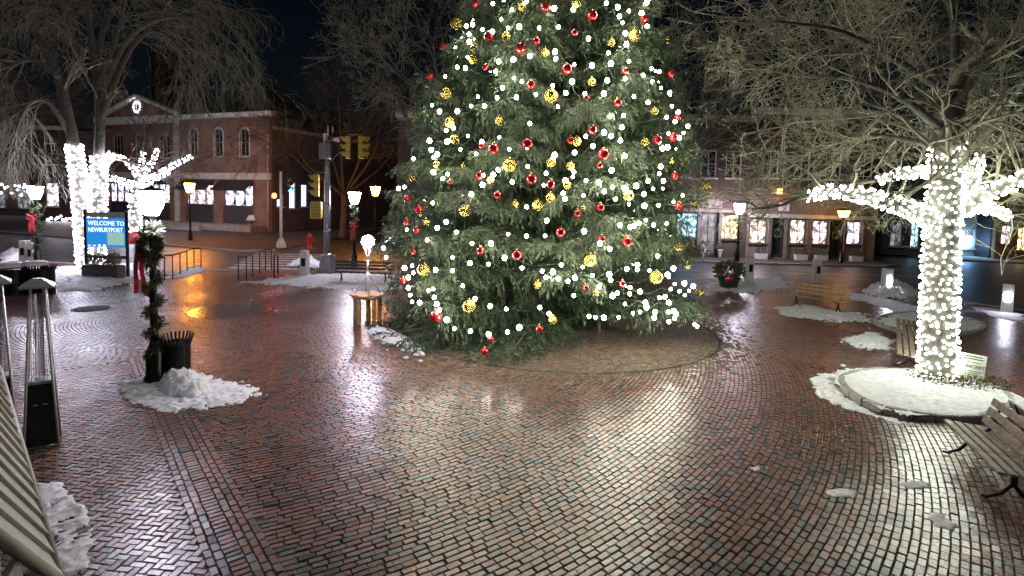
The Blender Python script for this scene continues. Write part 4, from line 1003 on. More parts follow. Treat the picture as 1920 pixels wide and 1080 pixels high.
for px, py in ((90, 412), (96, 409), (104, 411), (108, 408), (114, 405), (118, 412), (124, 411), (131, 410), (137, 413), (141, 411)): lb.append(at(px, py, 47))
light_string('short row of white star lights on the low wall before the far brick house', lb, .12, M['bulb_violet'], name='light_string')
MB().bevbox((0, 0, .4), (5.2, .45, 1.05), .03).build('low_wall', M['stone'], None, (at(115, 420, 47.3).x, 47.4, -.1)); tag(bpy.context.scene.objects['low_wall'], 'low pale stone wall carrying star lights before the far brick house', 'wall')
fl = [at(x, y, 70) for x, y in ((3, 346), (9, 352), (14, 350), (22, 362), (28, 348), (33, 356), (36, 349), (44, 352), (46, 346), (52, 360), (2, 362), (40, 366))]
light_string('scattered blue-white lights in a shop front beyond the far left street', fl, .16, M['bulb_violet'], name='light_string')
dl = thing('far_shop', 'long dark shop building far down the left street', 'building', (-88, 72, 0)); wall_mesh(0, 30, 0, 8, [(3 + 4 * i, 5.6 + 4 * i, .9, 3.4) for i in range(6)], 0, .3).build('wall', M['brick_b'], dl)
for i in range(6): window(dl, 3 + 4 * i, 5.6 + 4 * i, .9, 3.4, M['shop_dim'], M['grey_panel'], 0, 2, 1)
MB().bevbox((15, 3, 8.2), (30.6, 7, .4), .05).build('roof', M['slate'], dl)

# ---- brick building behind the spruce
bc = thing('brick_building', 'long dark brick block mostly hidden behind the spruce', 'building', (-8.3, 39.6, 0)); cops = []
for i in range(7):
    cops.append((.9 + 2.65 * i, 2.1 + 2.65 * i, 5.2, 7.2)); cops.append((.8 + 2.65 * i, 2.6 + 2.65 * i, .9, 3.5))
wall_mesh(0, 18.9, 0, 9.4, cops, 0, .35).build('wall', M['brick_b'], bc); MB().box((9.45, 5.4, 4.6), (18, 9.5, 9.1)).build('core', M['grey_panel'], bc)
for i, o_ in enumerate(cops): window(bc, *o_, M['glass_dark'] if i % 2 == 0 else M['shop_dim'], M['cream_trim'], 0, 2, 2)
MB().bevbox((9.45, -.1, 9.5), (19.2, .6, .4), .05).build('cornice', M['cream_trim'], bc); MB().box((9.45, 5.4, 9.8), (18.6, 10, .2)).build('roof', M['slate'], bc)

# ---- the row of shops on the right
SY = 38.8
def sx(px, py=430): return at(px, py, SY).x
def sz(px, py): return at(px, py, SY).z
xa0, xa1, xb1 = 10.65, sx(1400), sx(1642)
sa = thing('shop_building', 'red brick shop with one blue and one amber window and dark door between', 'shop', (xa0, SY, 0))
opA = [(sx(1268) - xa0, sx(1308) - xa0, sz(1288, 446), sz(1288, 399)), (sx(1313) - xa0, sx(1346) - xa0, .08, sz(1330, 399)), (sx(1351) - xa0, sx(1386) - xa0, sz(1368, 449), sz(1368, 402))]
upA = [(.7 + 1.75 * i, 1.8 + 1.75 * i, 5.6, 7.5) for i in range(3)]
wall_mesh(0, xa1 - xa0, 0, 9.6, opA + upA, 0, .35).build('wall', M['brick_b'], sa); MB().box(((xa1 - xa0) / 2, 5.6, 4.7), (xa1 - xa0 - .2, 9.4, 9.3)).build('core', M['grey_panel'], sa)
window(sa, *opA[0], M['shop_blue'], M['grey_panel'], 0, 2, 2); window(sa, *opA[2], M['shop_amber'], M['grey_panel'], 0, 2, 2)
window(sa, *opA[1], M['shop_dim'], M['grey_panel'], 0, 2, 3, False, .3, .14, name='door')
for o_ in upA: window(sa, *o_, M['glass_dark'], M['cream_trim'], 0, 2, 2)
MB().bevbox(((xa1 - xa0) / 2, -.08, opA[0][3] + .22), (xa1 - xa0 - .1, .2, .3), .03).build('fascia', M['taupe'], sa)
for k in (opA[1][0] - .13, opA[1][1] + .13): MB().bevbox((k, -.06, opA[1][3] / 2), (.22, .16, opA[1][3]), .02).build('pilaster', M['taupe'], sa)
bd = MB().bevbox((sx(1331) - xa0, -.12, sz(1331, 381)), (1.5, .07, .62), .015).build('name_board', M['taupe'], sa)
MB().bevbox(((xa1 - xa0) / 2, -.1, 9.7), (xa1 - xa0 + .1, .6, .4), .05).build('cornice', M['cream_trim'], sa); MB().box(((xa1 - xa0) / 2, 5.4, 9.98), (xa1 - xa0, 10, .2)).build('roof', M['slate'], sa)

sb = thing('shop_building', 'long taupe painted shop front with four glowing windows and two doors', 'shop', (xa1, SY, 0)); WB = xb1 - xa1
wpx = [(1405, 1438, 409, 456), (1481, 1511, 411, 457), (1523, 1553, 413, 458), (1588, 1615, 415, 458)]; dpx = [(1448, 1472, 409), (1560, 1582, 414)]
opB = [(sx(a) - xa1, sx(b) - xa1, sz(a, d), sz(a, c)) for a, b, c, d in wpx]; opB[0] = (.2, *opB[0][1:]); dB = [(sx(a) - xa1, sx(b) - xa1, .08, sz(a, c)) for a, b, c in dpx]
upB = [(.9 + 2.2 * i, 2.0 + 2.2 * i, 5.7, 7.6) for i in range(4)]
wall_mesh(0, WB, 0, 4.9, opB + dB, 0, .35).build('wall', M['taupe'], sb); wall_mesh(0, WB, 4.905, 10.2, upB, .02, .33).build('upper_wall', M['brick_b'], sb)
MB().box((WB / 2, 5.6, 5), (WB - .2, 9.4, 9.9)).build('core', M['grey_panel'], sb)
for o_, m in zip(opB, ('shop_warm', 'shop_warm', 'shop_pink', 'shop_white')): window(sb, *o_, M[m], M['grey_panel'], 0, 2, 2)
for o_ in dB:
    dr = window(sb, *o_, M['glass_dark'], M['wood_dark'], 0, 1, 1, False, .25, .2, name='door'); wz = (o_[3] + o_[2]) / 2
    wr = annulus(.20, .34, .03, n=16, dz=-.06).build('wreath', M['garland'], dr, (0, -.1, .35)); wr.rotation_euler = (PI / 2, 0, 0)
for o_ in upB: window(sb, *o_, M['glass_dark'], M['cream_trim'], .02, 2, 2)
MB().bevbox((WB / 2, -.1, opB[0][3] + .2), (WB - .1, .24, .28), .03).build('fascia', M['cream_trim'], sb)
for o_ in opB + dB:
    for k in (o_[0] - .13, o_[1] + .13): MB().bevbox((k, -.05, (o_[3] + .02) / 2), (.16, .12, o_[3]), .02).build('pilaster', M['taupe'], sb)
MB().bevbox((sx(1467) - xa1, -.06, sz(1467, 388)), (.75, .06, .58), .012).build('name_board', M['white_paint'], sb)
sc_ = MB().bevbox((0, 0, 0), (.24, .24, .34), .03).build('wall_lamp', M['lamp_small'], sb, (sx(1459, 358) - xa1, -.25, sz(1459, 359))); MB().box((0, .1, .2), (.32, .4, .06)).build('bracket', M['iron'], sc_)
MB().bevbox((WB / 2, -.1, 10.3), (WB + .1, .6, .4), .05).build('cornice', M['cream_trim'], sb); MB().box((WB / 2, 5.4, 10.6), (WB, 10, .2)).build('roof', M['slate'], sb)
# window-box planters on the pavement
def leaf_ball(pts, ln, wd, m, name, parent, loc=(0, 0, 0), seed=0):
    g = np.random.default_rng(seed); P = np.array(pts); n = len(P); D = g.normal(0, 1, (n, 3)); D[:, 2] += .3; D /= np.linalg.norm(D, axis=1)[:, None]
    S = np.cross(D, g.normal(0, 1, (n, 3))); S /= np.linalg.norm(S, axis=1)[:, None] + 1e-9; l = g.uniform(.6, 1.2, n)[:, None] * ln; w = g.uniform(.6, 1.2, n)[:, None] * wd
    V = np.stack([P, P + D * l * .5 + S * w, P + D * l, P + D * l * .5 - S * w], 1).reshape(-1, 3)
    return link(name, np_mesh(name, V, np.arange(n * 4).reshape(-1, 4), m), parent, loc)
def blob(n, rx, ry, rz, seed):
    g = np.random.default_rng(seed); d = g.normal(0, 1, (n, 3)); d /= np.linalg.norm(d, axis=1)[:, None]; r = g.random(n) ** .4
    return d * r[:, None] * np.array([rx, ry, rz])
for i, (px, where) in enumerate(((1427, 'under the warm window beside the wreathed door'), (1502, 'under the window right of the wreathed door'), (1540, 'under the pink-lit window'), (1606, 'under the window at the end of the shop row'))):
    p = at(px, 472, SY - .45); t = thing('window_planter', 'white box planter with evergreens %s' % where, 'planter', (p.x, SY - .45, 0), 0, 'white planters along the shop row')
    MB().box((0, 0, .2), (.78, .34, .38), 0, 1.08).build('box', M['white_paint'], t); leaf_ball(blob(240, .40, .2, .28, i) + np.array([0, 0, .55]), .12, .03, M['garland'], 'evergreen', t, seed=i)
for px, w in ((1318, 'left'), (1350, 'right')):
    p = at(px, 466, SY - .4); t = thing('flower_urn', 'slim pale urn with dark shrub at the %s side of the brick shop door' % w, 'planter', (p.x, SY - .4, 0)); MB().lathe([(.12, 0), (.09, .15), (.2, .55), (.22, .6)], 14).build('urn', M['concrete'], t)
    leaf_ball(blob(160, .26, .26, .3, px) + np.array([0, 0, .85]), .12, .03, M['garland'], 'shrub', t, seed=px)

# ---- buildings round the right-hand street
def simple_shop(label, px0, px1, Y, h, m, wins, trim, rz=0.0):
    p0, p1 = at(px0, 430, Y), at(px1, 430, Y); W = p1.x - p0.x; t = thing('shop_building', label, 'shop', (p0.x, Y, 0), rz)
    ops = [(at(a, y1, Y).x - p0.x, at(b, y1, Y).x - p0.x, max(.1, at(a, y1, Y).z), at(a, y0, Y).z) for a, b, y0, y1, mm in wins]; ups = [(.8 + 2.4 * i, 1.9 + 2.4 * i, 5.5, 7.3) for i in range(int((W - .8) / 2.4))]
    wall_mesh(0, W, 0, h, ops + ups, 0, .3).build('wall', m, t); MB().box((W / 2, 4.6, h / 2 - .1), (W - .2, 8, h - .2)).build('core', M['grey_panel'], t)
    for o_, w_ in zip(ops, wins): window(t, *o_, M[w_[4]], trim, 0, 2, 2)
    for o_ in ups: window(t, *o_, M['glass_dark'], trim, 0, 2, 2)
    MB().bevbox((W / 2, -.1, h + .1), (W + .3, .6, .35), .05).build('cornice', trim, t); MB().box((W / 2, 4.6, h + .35), (W, 9, .2)).build('roof', M['slate'], t)
    return t, W
t, W = simple_shop('sage green building with a white framed window beyond the shop row', 1656, 1738, 45.0, 9.0, M['green_wall'], [(1668, 1690, 412, 462, 'shop_dim'), (1706, 1722, 420, 464, 'shop_blue')], M['cream_trim'])
t, W = simple_shop('pale blue shop front glowing with a bright blue sign', 1745, 1864, 46.0, 9.5, M['grey_board'], [(1772, 1797, 425, 470, 'shop_blue'), (1800, 1826, 430, 466, 'shop_dim'), (1838, 1858, 425, 466, 'shop_dim')], M['white_paint'])
MB().bevbox((at(1804, 452, 46).x - at(1745, 430, 46).x, -.35, at(1804, 452, 46).z), (.95, .16, .95), .05).build('lit_sign', M['sign_lit'], t)
simple_shop('ochre painted shop with an amber lit front on the far right', 1868, 1990, 44.0, 9.0, M['ochre'], [(1876, 1896, 422, 458, 'shop_white'), (1906, 1925, 425, 470, 'shop_amber'), (1935, 1965, 425, 468, 'shop_amber')], M['ochre'])

# ================================================================== lamps
def lamp_post(label, foot, glob_z, s=1.0, glass='lamp_white', group=None, style='bowl'):
    """round-based iron post with a bowl lantern whose middle is at glob_z"""
    t = thing('street_lamp', label, 'street lamp', foot, 0, group); h = glob_z - .24 * s
    MB().lathe([(.19, 0), (.19, .10), (.15, .16), (.15, .55), (.11, .66), (.09, .74), (.075, .8)], 16).build('base', M['iron'], t)
    MB().lathe([(.072, .8), (.062, h * .5), (.055, h - .18), (.075, h - .14), (.06, h - .08), (.10, h - .03), (.115, h)], 14).build('post', M['iron'], t)
    if style == 'bowl':
        g = MB().lathe([(.11 * s, 0), (.155 * s, .10 * s), (.20 * s, .24 * s), (.235 * s, .42 * s), (.235 * s, .44 * s)], 20).build('lamp_glass', M[glass], t, (0, 0, h + .01))
        MB().lathe([(.245 * s, .452 * s), (.245 * s, .465 * s), (.14 * s, .495 * s), (.04 * s, .51 * s), (.02, .55 * s), (0.0, .56 * s)], 20).build('cap', M['iron'], t, (0, 0, h + .01))
    else:
        g = MB().box((0, 0, .24), (.20 * s, .20 * s, .40), 0, 1.5).build('lamp_glass', M[glass], t, (0, 0, h + .01))
        fr = MB()
        for sx_ in (-1, 1):
            for sy_ in (-1, 1): fr.tube([(sx_ * .105 * s, sy_ * .105 * s, .02), (sx_ * .16 * s, sy_ * .16 * s, .46)], .014, 4)
        fr.build('lantern_frame', M['wood_gold'], t, (0, 0, h + .01)); MB().box((0, 0, .58), (.40 * s, .40 * s, .2), 0, .15).build('cap', M['iron'], t, (0, 0, h + .01))
    return t
def garland(label, foot, z0, z1, r=.12, n=2600, group=None, thick=.075, seed=0):
    g = np.random.default_rng(seed); t = np.sort(g.random(n)); z = z0 + (z1 - z0) * t; a = t * (z1 - z0) / .42 * 2 * PI
    c = np.stack([np.cos(a) * r, np.sin(a) * r, z], 1); P = c + g.normal(0, thick * .5, (n, 3))
    o = leaf_ball(P, .10, .012, M['garland'], 'garland', None, foot, seed); return tag(o, label, 'garland', group)
def bow(label, loc, s=1.0, rz=0.0, tails=1.0):
    t = thing('ribbon_bow', label, 'bow', loc, rz); w = .085 * s
    def ribbon(pts, nm):
        mb = MB(); vs = []; fs = []
        for p in pts: vs += [(p[0], p[1] - w / 2 * .25, p[2] - w / 2), (p[0], p[1] + w / 2 * .25, p[2] + w / 2)] if abs(pts[-1][2] - pts[0][2]) < .25 * s else [(p[0] - w / 2, p[1], p[2]), (p[0] + w / 2, p[1] + .01, p[2])]
        n = len(pts); vs += [(x, y + .006, z) for x, y, z in vs]
        for i in range(n - 1):
            fs.append((2 * i, 2 * i + 1, 2 * i + 3, 2 * i + 2)); k = 2 * n + 2 * i; fs.append((k + 2, k + 3, k + 1, k))
        mb.add(vs, fs, True); mb.build(nm, M['ribbon'], t)
    for sgn in (-1, 1):
        ribbon([(sgn * s * .16 * math.sin(a) * 1.0 + sgn * .02, -.05 * s * math.sin(a * .5), s * .10 * math.sin(2 * a)) for a in np.linspace(0, PI, 10)], 'loop')
        ribbon([(sgn * s * (.03 + .05 * q) + .012 * math.sin(q * 9), -.03 * s + .02 * math.sin(q * 7 + sgn), -q * .85 * s * tails) for q in np.linspace(0, 1, 9)], 'tail')
    MB().bevbox((0, -.03 * s, 0), (.07 * s, .07 * s, .09 * s), .02).build('knot', M['ribbon'], t)
    return t
def lamp_at(px, py_foot, gx, gy, Y=None):
    f = gp(px, py_foot) if Y is None else at(px, py_foot, Y); f.z = 0; gz = at(gx, gy, f.y).z; return f, gz
f0, g0 = lamp_at(291, 716, 288, 380)
lamp_post('lit iron lamp post with a red bow and garland standing in the snow heap', f0, g0, 1.0)
garland('evergreen garland wound round the near lamp post above the slatted can', f0, .25, 2.1, .10, 3000, None, .06, 1)
sp_ = leaf_ball(blob(1300, .15, .14, .40, 5), .13, .016, M['garland'], 'evergreen_swag', None, (f0.x, f0.y - .08, 2.62), 5); tag(sp_, 'thick evergreen swag tied high on the near lamp post', 'swag')
bow('large red bow with long tails on the near lamp post', (f0.x - .12, f0.y - .20, 2.75), .80, .5, 1.5)
tag(leaf_ball(blob(160, .11, .08, .08, 9), .12, .02, M['poster'], 'leaf_bow', None, (f0.x + .14, f0.y - .15, 2.92), 9), 'pale leafy bow at the top of the near lamp post swag', 'bow')
f1, g1 = lamp_at(71, 498, 69, 361); lamp_post('lit lamp post with red bow standing behind the litter bins', f1, g1, 1.3)
garland('evergreen garland round the lamp post behind the litter bins', f1, .2, 3.0, .14, 1500, None, .09, 2); bow('red bow on the lamp post behind the litter bins', (f1.x, f1.y - .25, 2.3), 1.05, .6, .8)
f2, g2 = lamp_at(664, 500, 662, 371); lamp_post('lit lamp post with garland beside the traffic signal pole', f2, g2, 1.3)
garland('evergreen garland on the lamp post beside the traffic signal pole', f2, 1.2, 3.2, .14, 1200, None, .09, 3); bow('red bow on the lamp post beside the traffic signal pole', (f2.x, f2.y - .25, 2.2), 1.05, .3, .9)
f3 = Vector((at(1382, 480, 36.3).x, 36.3, 0)); lamp_post('lit white bowl lamp post before the amber shop window', f3, at(1383, 391, 36.3).z, 1.5)
garland('evergreen garland on the lamp post before the amber shop window', f3, .3, 3.0, .16, 1200, None, .11, 4)
f4 = Vector((at(357, 450, 41.5).x, 41.5, 0)); lamp_post('amber lit lamp post before the steps of the gabled building', f4, at(358, 352, 41.5).z, 1.5, 'lamp_amber')
f5 = Vector((at(703, 450, 40.5).x, 40.5, 0)); lamp_post('amber lit lamp post at the corner left of the spruce', f5, at(701, 358, 40.5).z, 1.45, 'lamp_amber')
f6 = Vector((at(1577, 480, 37.0).x, 37.0, 0)); lamp_post('lamp post with square golden lantern before the second shop door', f6, at(1577, 396, 37.0).z, 1.8, 'lamp_small', None, 'lantern')

# ================================================================== traffic signals
def signal_head(t, loc, rz, body='signal_yellow', lit=None, s=1.0, nm='signal_head'):
    """three-lamp head facing its local -y"""
    hd = MB()
    for k in (-1, 0, 1): hd.bevbox((0, 0, k * .355 * s), (.34 * s, .22 * s, .345 * s), .02)
    h = hd.build(nm, M[body], t, loc, rz)
    for k in (-1, 0, 1):
        ln = MB().lathe([(.14 * s, 0), (.14 * s, .02), (.05 * s, .045)], 16).build('lens', M[lit[k + 1]] if lit and lit[k + 1] else M['glass_dark'], h, (0, -.11 * s, k * .355 * s)); ln.rotation_euler = (PI / 2, 0, 0)
        vs = []; fs = []; n = 12
        for i in range(n + 1):
            a = rad(-25 + 230 * i / n); c, sn = math.cos(a), math.sin(a); ext = (.14 + .16 * max(0, sn)) * s
            for rr_ in (.155, .165): vs += [(rr_ * s * c, -.11 * s, k * .355 * s + rr_ * s * sn), (rr_ * s * c, -.11 * s - ext, k * .355 * s + rr_ * s * sn - .02)]
        for i in range(n): fs += [(4 * i, 4 * i + 1, 4 * i + 5, 4 * i + 4), (4 * i + 6, 4 * i + 7, 4 * i + 3, 4 * i + 2), (4 * i + 1, 4 * i + 3, 4 * i + 7, 4 * i + 5)]
        mb = MB(); mb.add(vs, fs); mb.build('visor', M[body], h)
    return h
pf = gp(613, 508); py_ = pf.y
tp_ = thing('traffic_signal', 'grey traffic signal pole with yellow heads and a control box', 'traffic signal', pf)
def L(px, py, dy=0.0): p = at(px, py, py_ + dy); return Vector((p.x - pf.x, p.y - pf.y, p.z))
MB().box((0, 0, .36), (.62, .62, .72), 0, .72).build('pedestal', M['galv'], tp_); MB().lathe([(.26, .70), (.24, .80), (.17, .86)], 16).build('collar', M['galv'], tp_)
topz = L(614, 262).z; MB().lathe([(.155, .82), (.14, 3.2), (.12, topz)], 16).build('pole', M['galv'], tp_)
for zc in (1.95, 3.25): MB().lathe([(.165, zc - .06), (.165, zc + .06)], 16).build('band_clamp', M['steel'], tp_)
bx_ = L(613, 284); MB().bevbox((bx_.x, -.26, bx_.z), (.50, .3, .74), .03).build('control_box', M['galv'], tp_)
a_ = L(616, 306); b_ = L(648, 262); c_ = L(676, 240); MB().tube([(0, 0, a_.z), (b_.x, .1, b_.z - .25), (c_.x, .15, c_.z - .15)], [.05, .045, .04], 8).build('mast_arm', M['iron'], tp_)
MB().tube([(0, 0, L(616, 258).z), (c_.x * .9, .15, L(676, 246).z)], .03, 6).build('tie_rod', M['iron'], tp_)
for px, rz_ in ((651, -PI / 2 + .25), (677, PI / 2 - .25)):
    q = L(px, 276); signal_head(tp_, (q.x, .12, q.z), rz_)
q1, q2 = L(651, 253), L(677, 253); MB().tube([(q1.x, .12, q1.z + .03), (q2.x, .12, q2.z + .03)], .03, 6).build('hanger_bar', M['steel'], tp_)
q = L(594, 348); signal_head(tp_, (q.x, -.02, q.z), -PI / 2 + .2); MB().tube([(q.x, 0, q.z + .62), (0, 0, q.z + .62)], .025, 6).build('bracket', M['galv'], tp_)
q = L(593, 394); pd = MB().bevbox((0, 0, 0), (.52, .3, .84), .05).build('pedestrian_head', M['signal_yellow'], tp_, (q.x, 0, q.z)); MB().bevbox((0, -.16, 0), (.40, .03, .70), .02).build('pedestrian_lens', M['signal_yellow'], pd)
for k in range(5): MB().box((0, -.185, -.28 + .14 * k), (.38, .03, .02)).build('louvre', M['iron'], pd)
MB().tube([(q.x, 0, q.z + .3), (0, 0, q.z + .3)], .025, 6).build('bracket', M['galv'], tp_)
for px, pa, pb, r in ((610, 250, 270, .10), (615, 236, 256, .03), (624, 238, 248, .03)):
    a_, b_ = L(px, pb), L(px, pa); MB().tube([(a_.x, 0, a_.z), (b_.x, 0, b_.z)], r, 8).build('antenna', M['white_paint'], tp_)
cm = L(631, 262); cmb = MB().bevbox((cm.x, -.1, cm.z), (.22, .14, .14), .03).bevbox((cm.x + .12, -.12, cm.z - .02), (.12, .12, .2), .03); cmb.build('camera_unit', M['white_paint'], tp_)
MB().tube([(0, 0, cm.z - .1), (cm.x, 0, cm.z)], .025, 6).build('camera_arm', M['galv'], tp_)

p2 = gp(527, 464); ps = thing('traffic_signal', 'slim white signal post across the road showing an orange light', 'traffic signal', p2)
def L2(px, py): p = at(px, py, p2.y); return Vector((p.x - p2.x, 0, p.z))
MB().lathe([(.34, 0), (.32, .3), (.16, .62), (.12, .66)], 8, smooth=False).build('base', M['concrete'], ps); MB().lathe([(.10, .6), (.085, L2(533, 322).z)], 12).build('post', M['white_paint'], ps)
q = L2(541, 345); signal_head(ps, (q.x, 0, q.z), PI / 2 - .35, 'dark_metal', ('signal_cyan', None, None))
q = L2(517, 367); hb_ = MB().bevbox((0, 0, 0), (.46, .26, .52), .05).build('pedestrian_head', M['dark_metal'], ps, (q.x, 0, q.z), -.3)
ln = MB().lathe([(.17, 0), (.17, .03), (.05, .06)], 18).build('lit_lens', M['signal_orange'], hb_, (0, -.13, 0)); ln.rotation_euler = (PI / 2, 0, 0)
MB().tube([(0, 0, q.z), (q.x, 0, q.z)], .03, 6).build('bracket', M['dark_metal'], ps)

hp = gp(580, 468); hy = thing('fire_hydrant', 'red fire hydrant on the far pavement corner', 'hydrant', hp)
MB().lathe([(.2, 0), (.2, .06), (.14, .1), (.13, .75), (.19, .78), (.19, .84), (.15, .95), (.08, 1.04), (.05, 1.12), (0, 1.13)], 16).build('barrel', M['hydrant_red'], hy)
for s in (-1, 1): o = MB().lathe([(.08, 0), (.08, .12), (.06, .15)], 10).build('nozzle', M['hydrant_red'], hy, (s * .11, 0, .62)); o.rotation_euler = (0, s * PI / 2, 0)
o = MB().lathe([(.1, 0), (.1, .12), (.07, .16)], 10).build('nozzle', M['hydrant_red'], hy, (0, -.11, .5)); o.rotation_euler = (PI / 2, 0, 0)
fp = gp(473, 433); fl_ = thing('hooded_stand', 'small white hooded stand on thin legs before the gabled building', 'stand', fp)
MB().box((0, 0, 1.3), (.95, .7, .5), 0, .5).build('hood', M['white_paint'], fl_)
for a, b in ((-.3, -.2), (.3, -.2), (.3, .2), (-.3, .2)): MB().tube([(a, b, 0), (a, b, 1.08)], .02, 6).build('leg', M['galv'], fl_)

# ================================================================== benches
def bench(label, p, q, wood, toward=None, back=True, group=None, nseat=4, nback=3):
    """p, q: the two ends of the seat's front edge on plan; the sitter faces 'toward'"""
    p = Vector((p[0], p[1], 0)); q = Vector((q[0], q[1], 0)); d = (q - p); Lb = d.length; d.normalize(); f = Vector((d.y, -d.x, 0))
    if f.dot(Vector(toward)) < 0: f = -f
    c = (p + q) / 2 - f * .24; rz = math.atan2(f.x, -f.y); t = thing('bench', label, 'bench', c, rz, group)
    sl = MB().bevbox((0, 0, 0), (Lb, .095, .04), .008).mesh('seat_slat', wood); bl = MB().bevbox((0, 0, 0), (Lb, .03, .11), .007).mesh('back_slat', wood)
    for k in range(nseat): o = link('seat_slat', sl, t, (random.uniform(-.004, .004), -.20 + .125 * k * 3 / (nseat - 1), .435 - .008 * k)); o.rotation_euler = (-.04, 0, 0)
    if back:
        for k in range(nback): o = link('back_slat', bl, t, (random.uniform(-.004, .004), .245 + .045 * k, .55 + .135 * k)); o.rotation_euler = (-.30, 0, 0)
    for s in (-1, 1):
        mb = MB(); x = s * Lb * .37
        mb.tube([(x, -.22, .40), (x, 0, .395), (x, .20, .39)], .022, 6)
        mb.tube([(x, 0, .39), (x, -.01, .22), (x, -.10, .10), (x, -.24, .025), (x, -.30, .035)], [.03, .028, .024, .02, .018], 6)
        mb.tube([(x, .02, .38), (x, .03, .22), (x, .12, .10), (x, .26, .025), (x, .33, .03)], [.03, .028, .024, .02, .018], 6)
        if back: mb.tube([(x, .16, .38), (x, .24, .47), (x, .285, .62), (x, .37, .88)], [.024, .022, .02, .016], 6)
        mb.build('leg_frame', M['iron'], t)
    return t
SZ = .44
a, b = gp(1770, 787, SZ), gp(1872, 887, SZ)
bench('weathered slatted bench facing the plaza beside the snowy planter', a, b, M['wood'], (-1, 0, 0))
fdir = Vector((b.x - a.x, b.y - a.y, 0)).normalized(); off = Vector((-fdir.y, fdir.x, 0)); off = off if off.x > 0 else -off
bench('weathered bench standing back to back with the slatted bench by the planter', a + off * 1.35, b + off * 1.35, M['wood'], (1, 0, 0))
bench('pale slatted bench seen end on behind the light-wrapped trunk', gp(1681, 597, SZ), gp(1683, 663, SZ), M['wood'], (-1, 0, 0))
bench('golden teak bench with snow round its feet before the two concrete bollards', gp(1474, 551, SZ), gp(1580, 568, SZ), M['wood_gold'], (-.3, -1, 0))
bench('long black bench beside the traffic signal pole with snow below it', gp(622, 510, SZ), gp(735, 513, SZ), M['wood_dark'], (0, -1, 0))
bench('dark bench half hidden by the boughs of the spruce', gp(1115, 516, SZ), gp(1222, 519, SZ), M['wood_dark'], (0, -1, 0))
pt_ = gp(1366, 541); pk = thing('pot_planter', 'black round planter with dark evergreens beside the concrete bollard right of the spruce', 'planter', pt_)
MB().lathe([(.30, 0), (.34, .04), (.46, .42), (.50, .46), (.50, .52), (.44, .52), (.42, .46)], 20).build('pot', M['dark_metal'], pk); leaf_ball(blob(700, .62, .5, .38, 77) + np.array([0, 0, .78]), .22, .04, M['garland'], 'evergreen', pk, seed=77)
for a_ in range(6): MB().tube([(0, 0, .4), (.3 * math.cos(a_), .25 * math.sin(a_), .8), (.5 * math.cos(a_), .42 * math.sin(a_), 1.0)], .012, 5).build('stem', M['bark_dark'], pk)
for px, py, sw in ((660, 508, 1.2), (705, 510, .9)):
    p = gp(px, py, .46); tag(MB().bevbox((0, 0, 0), (sw, .16, .05), .02).build('snow_strip', M['snow'], None, (p.x, p.y + .12, .475)), 'strip of snow left on the black bench seat', 'snow', 'snow on the black bench')

# ================================================================== bollards
def bollard(label, foot, h=1.12, lit=False, w=.34, rz=0.0):
    t = thing('bollard', label, 'bollard', foot, rz)
    MB().box((0, 0, h / 2), (w, w, h), 0, .9).build('shaft', M['concrete'], t); MB().bevbox((0, 0, h + .015), (w * .93, w * .93, .05), .02).build('cap', M['concrete'], t)
    MB().bevbox((0, -w / 2 + .006, h * .58), (w * .5, .03, h * .32), .01).build('louvre', M['bollard_light'] if lit else M['iron'], t)
    for k in range(3): MB().box((0, -w / 2 - .012, h * (.48 + .1 * k)), (w * .52, .02, .018)).build('fin', M['iron'], t)
    return t
bollard('unlit concrete bollard at the zebra crossing', gp(571, 518)); bollard('unlit concrete bollard beside the black planter right of the spruce', gp(1404, 527)); bollard('unlit concrete bollard behind the teak bench', gp(1530, 530))
bollard('glowing concrete bollard buried in a snow heap', gp(1661, 553), 1.1, True); bollard('glowing concrete bollard at the far right plaza edge', gp(1887, 585), 1.0, True, .34, -.7)
bollard('wide pale concrete bollard behind the litter bins', gp(48, 497), 1.12); bollard('slim concrete bollard next to the garlanded lamp behind the bins', gp(60, 498), 1.05, False, .24)
bollard('pale concrete bollard half hidden behind the near lamp post bow', gp(262, 510), 1.12)

# ================================================================== railings
def handrail(label, pxs, h=.98):
    P = [gp(x, y) for x, y in pxs]; o = P[0]; t = thing('handrail', label, 'railing', o)
    for p in P: q = p - o; MB().tube([(q.x, q.y, 0), (q.x, q.y, h)], .026, 8).build('post', M['iron'], t)
    MB().tube([(p.x - o.x, p.y - o.y, h + .012) for p in P], .03, 8).build('top_rail', M['iron'], t); MB().tube([(p.x - o.x, p.y - o.y, .16) for p in P], .018, 6).build('bottom_rail', M['iron'], t)
handrail('black iron handrail left of the crossing ramp', [(309, 523), (324, 523), (338, 517), (351, 511), (364, 505), (377, 505)]); handrail('black iron handrail right of the crossing ramp', [(447, 525), (462, 526), (474, 518), (487, 512), (498, 507), (509, 506)])
p = gp(514, 520); q = gp(521, 517); hp_ = thing('bike_hoop', 'black bicycle hoop at the end of the right handrail', 'bike rack', p); dq = q - p
MB().tube([(0, 0, 0), (0, 0, .85), (dq.x * .2, dq.y * .2, .98), (dq.x * .8, dq.y * .8, .98), (dq.x, dq.y, .85), (dq.x, dq.y, 0)], .035, 8).build('hoop', M['iron'], hp_)
MB().lathe([(.07, 0), (.07, .015)], 10).build('foot_plate', M['iron'], hp_)

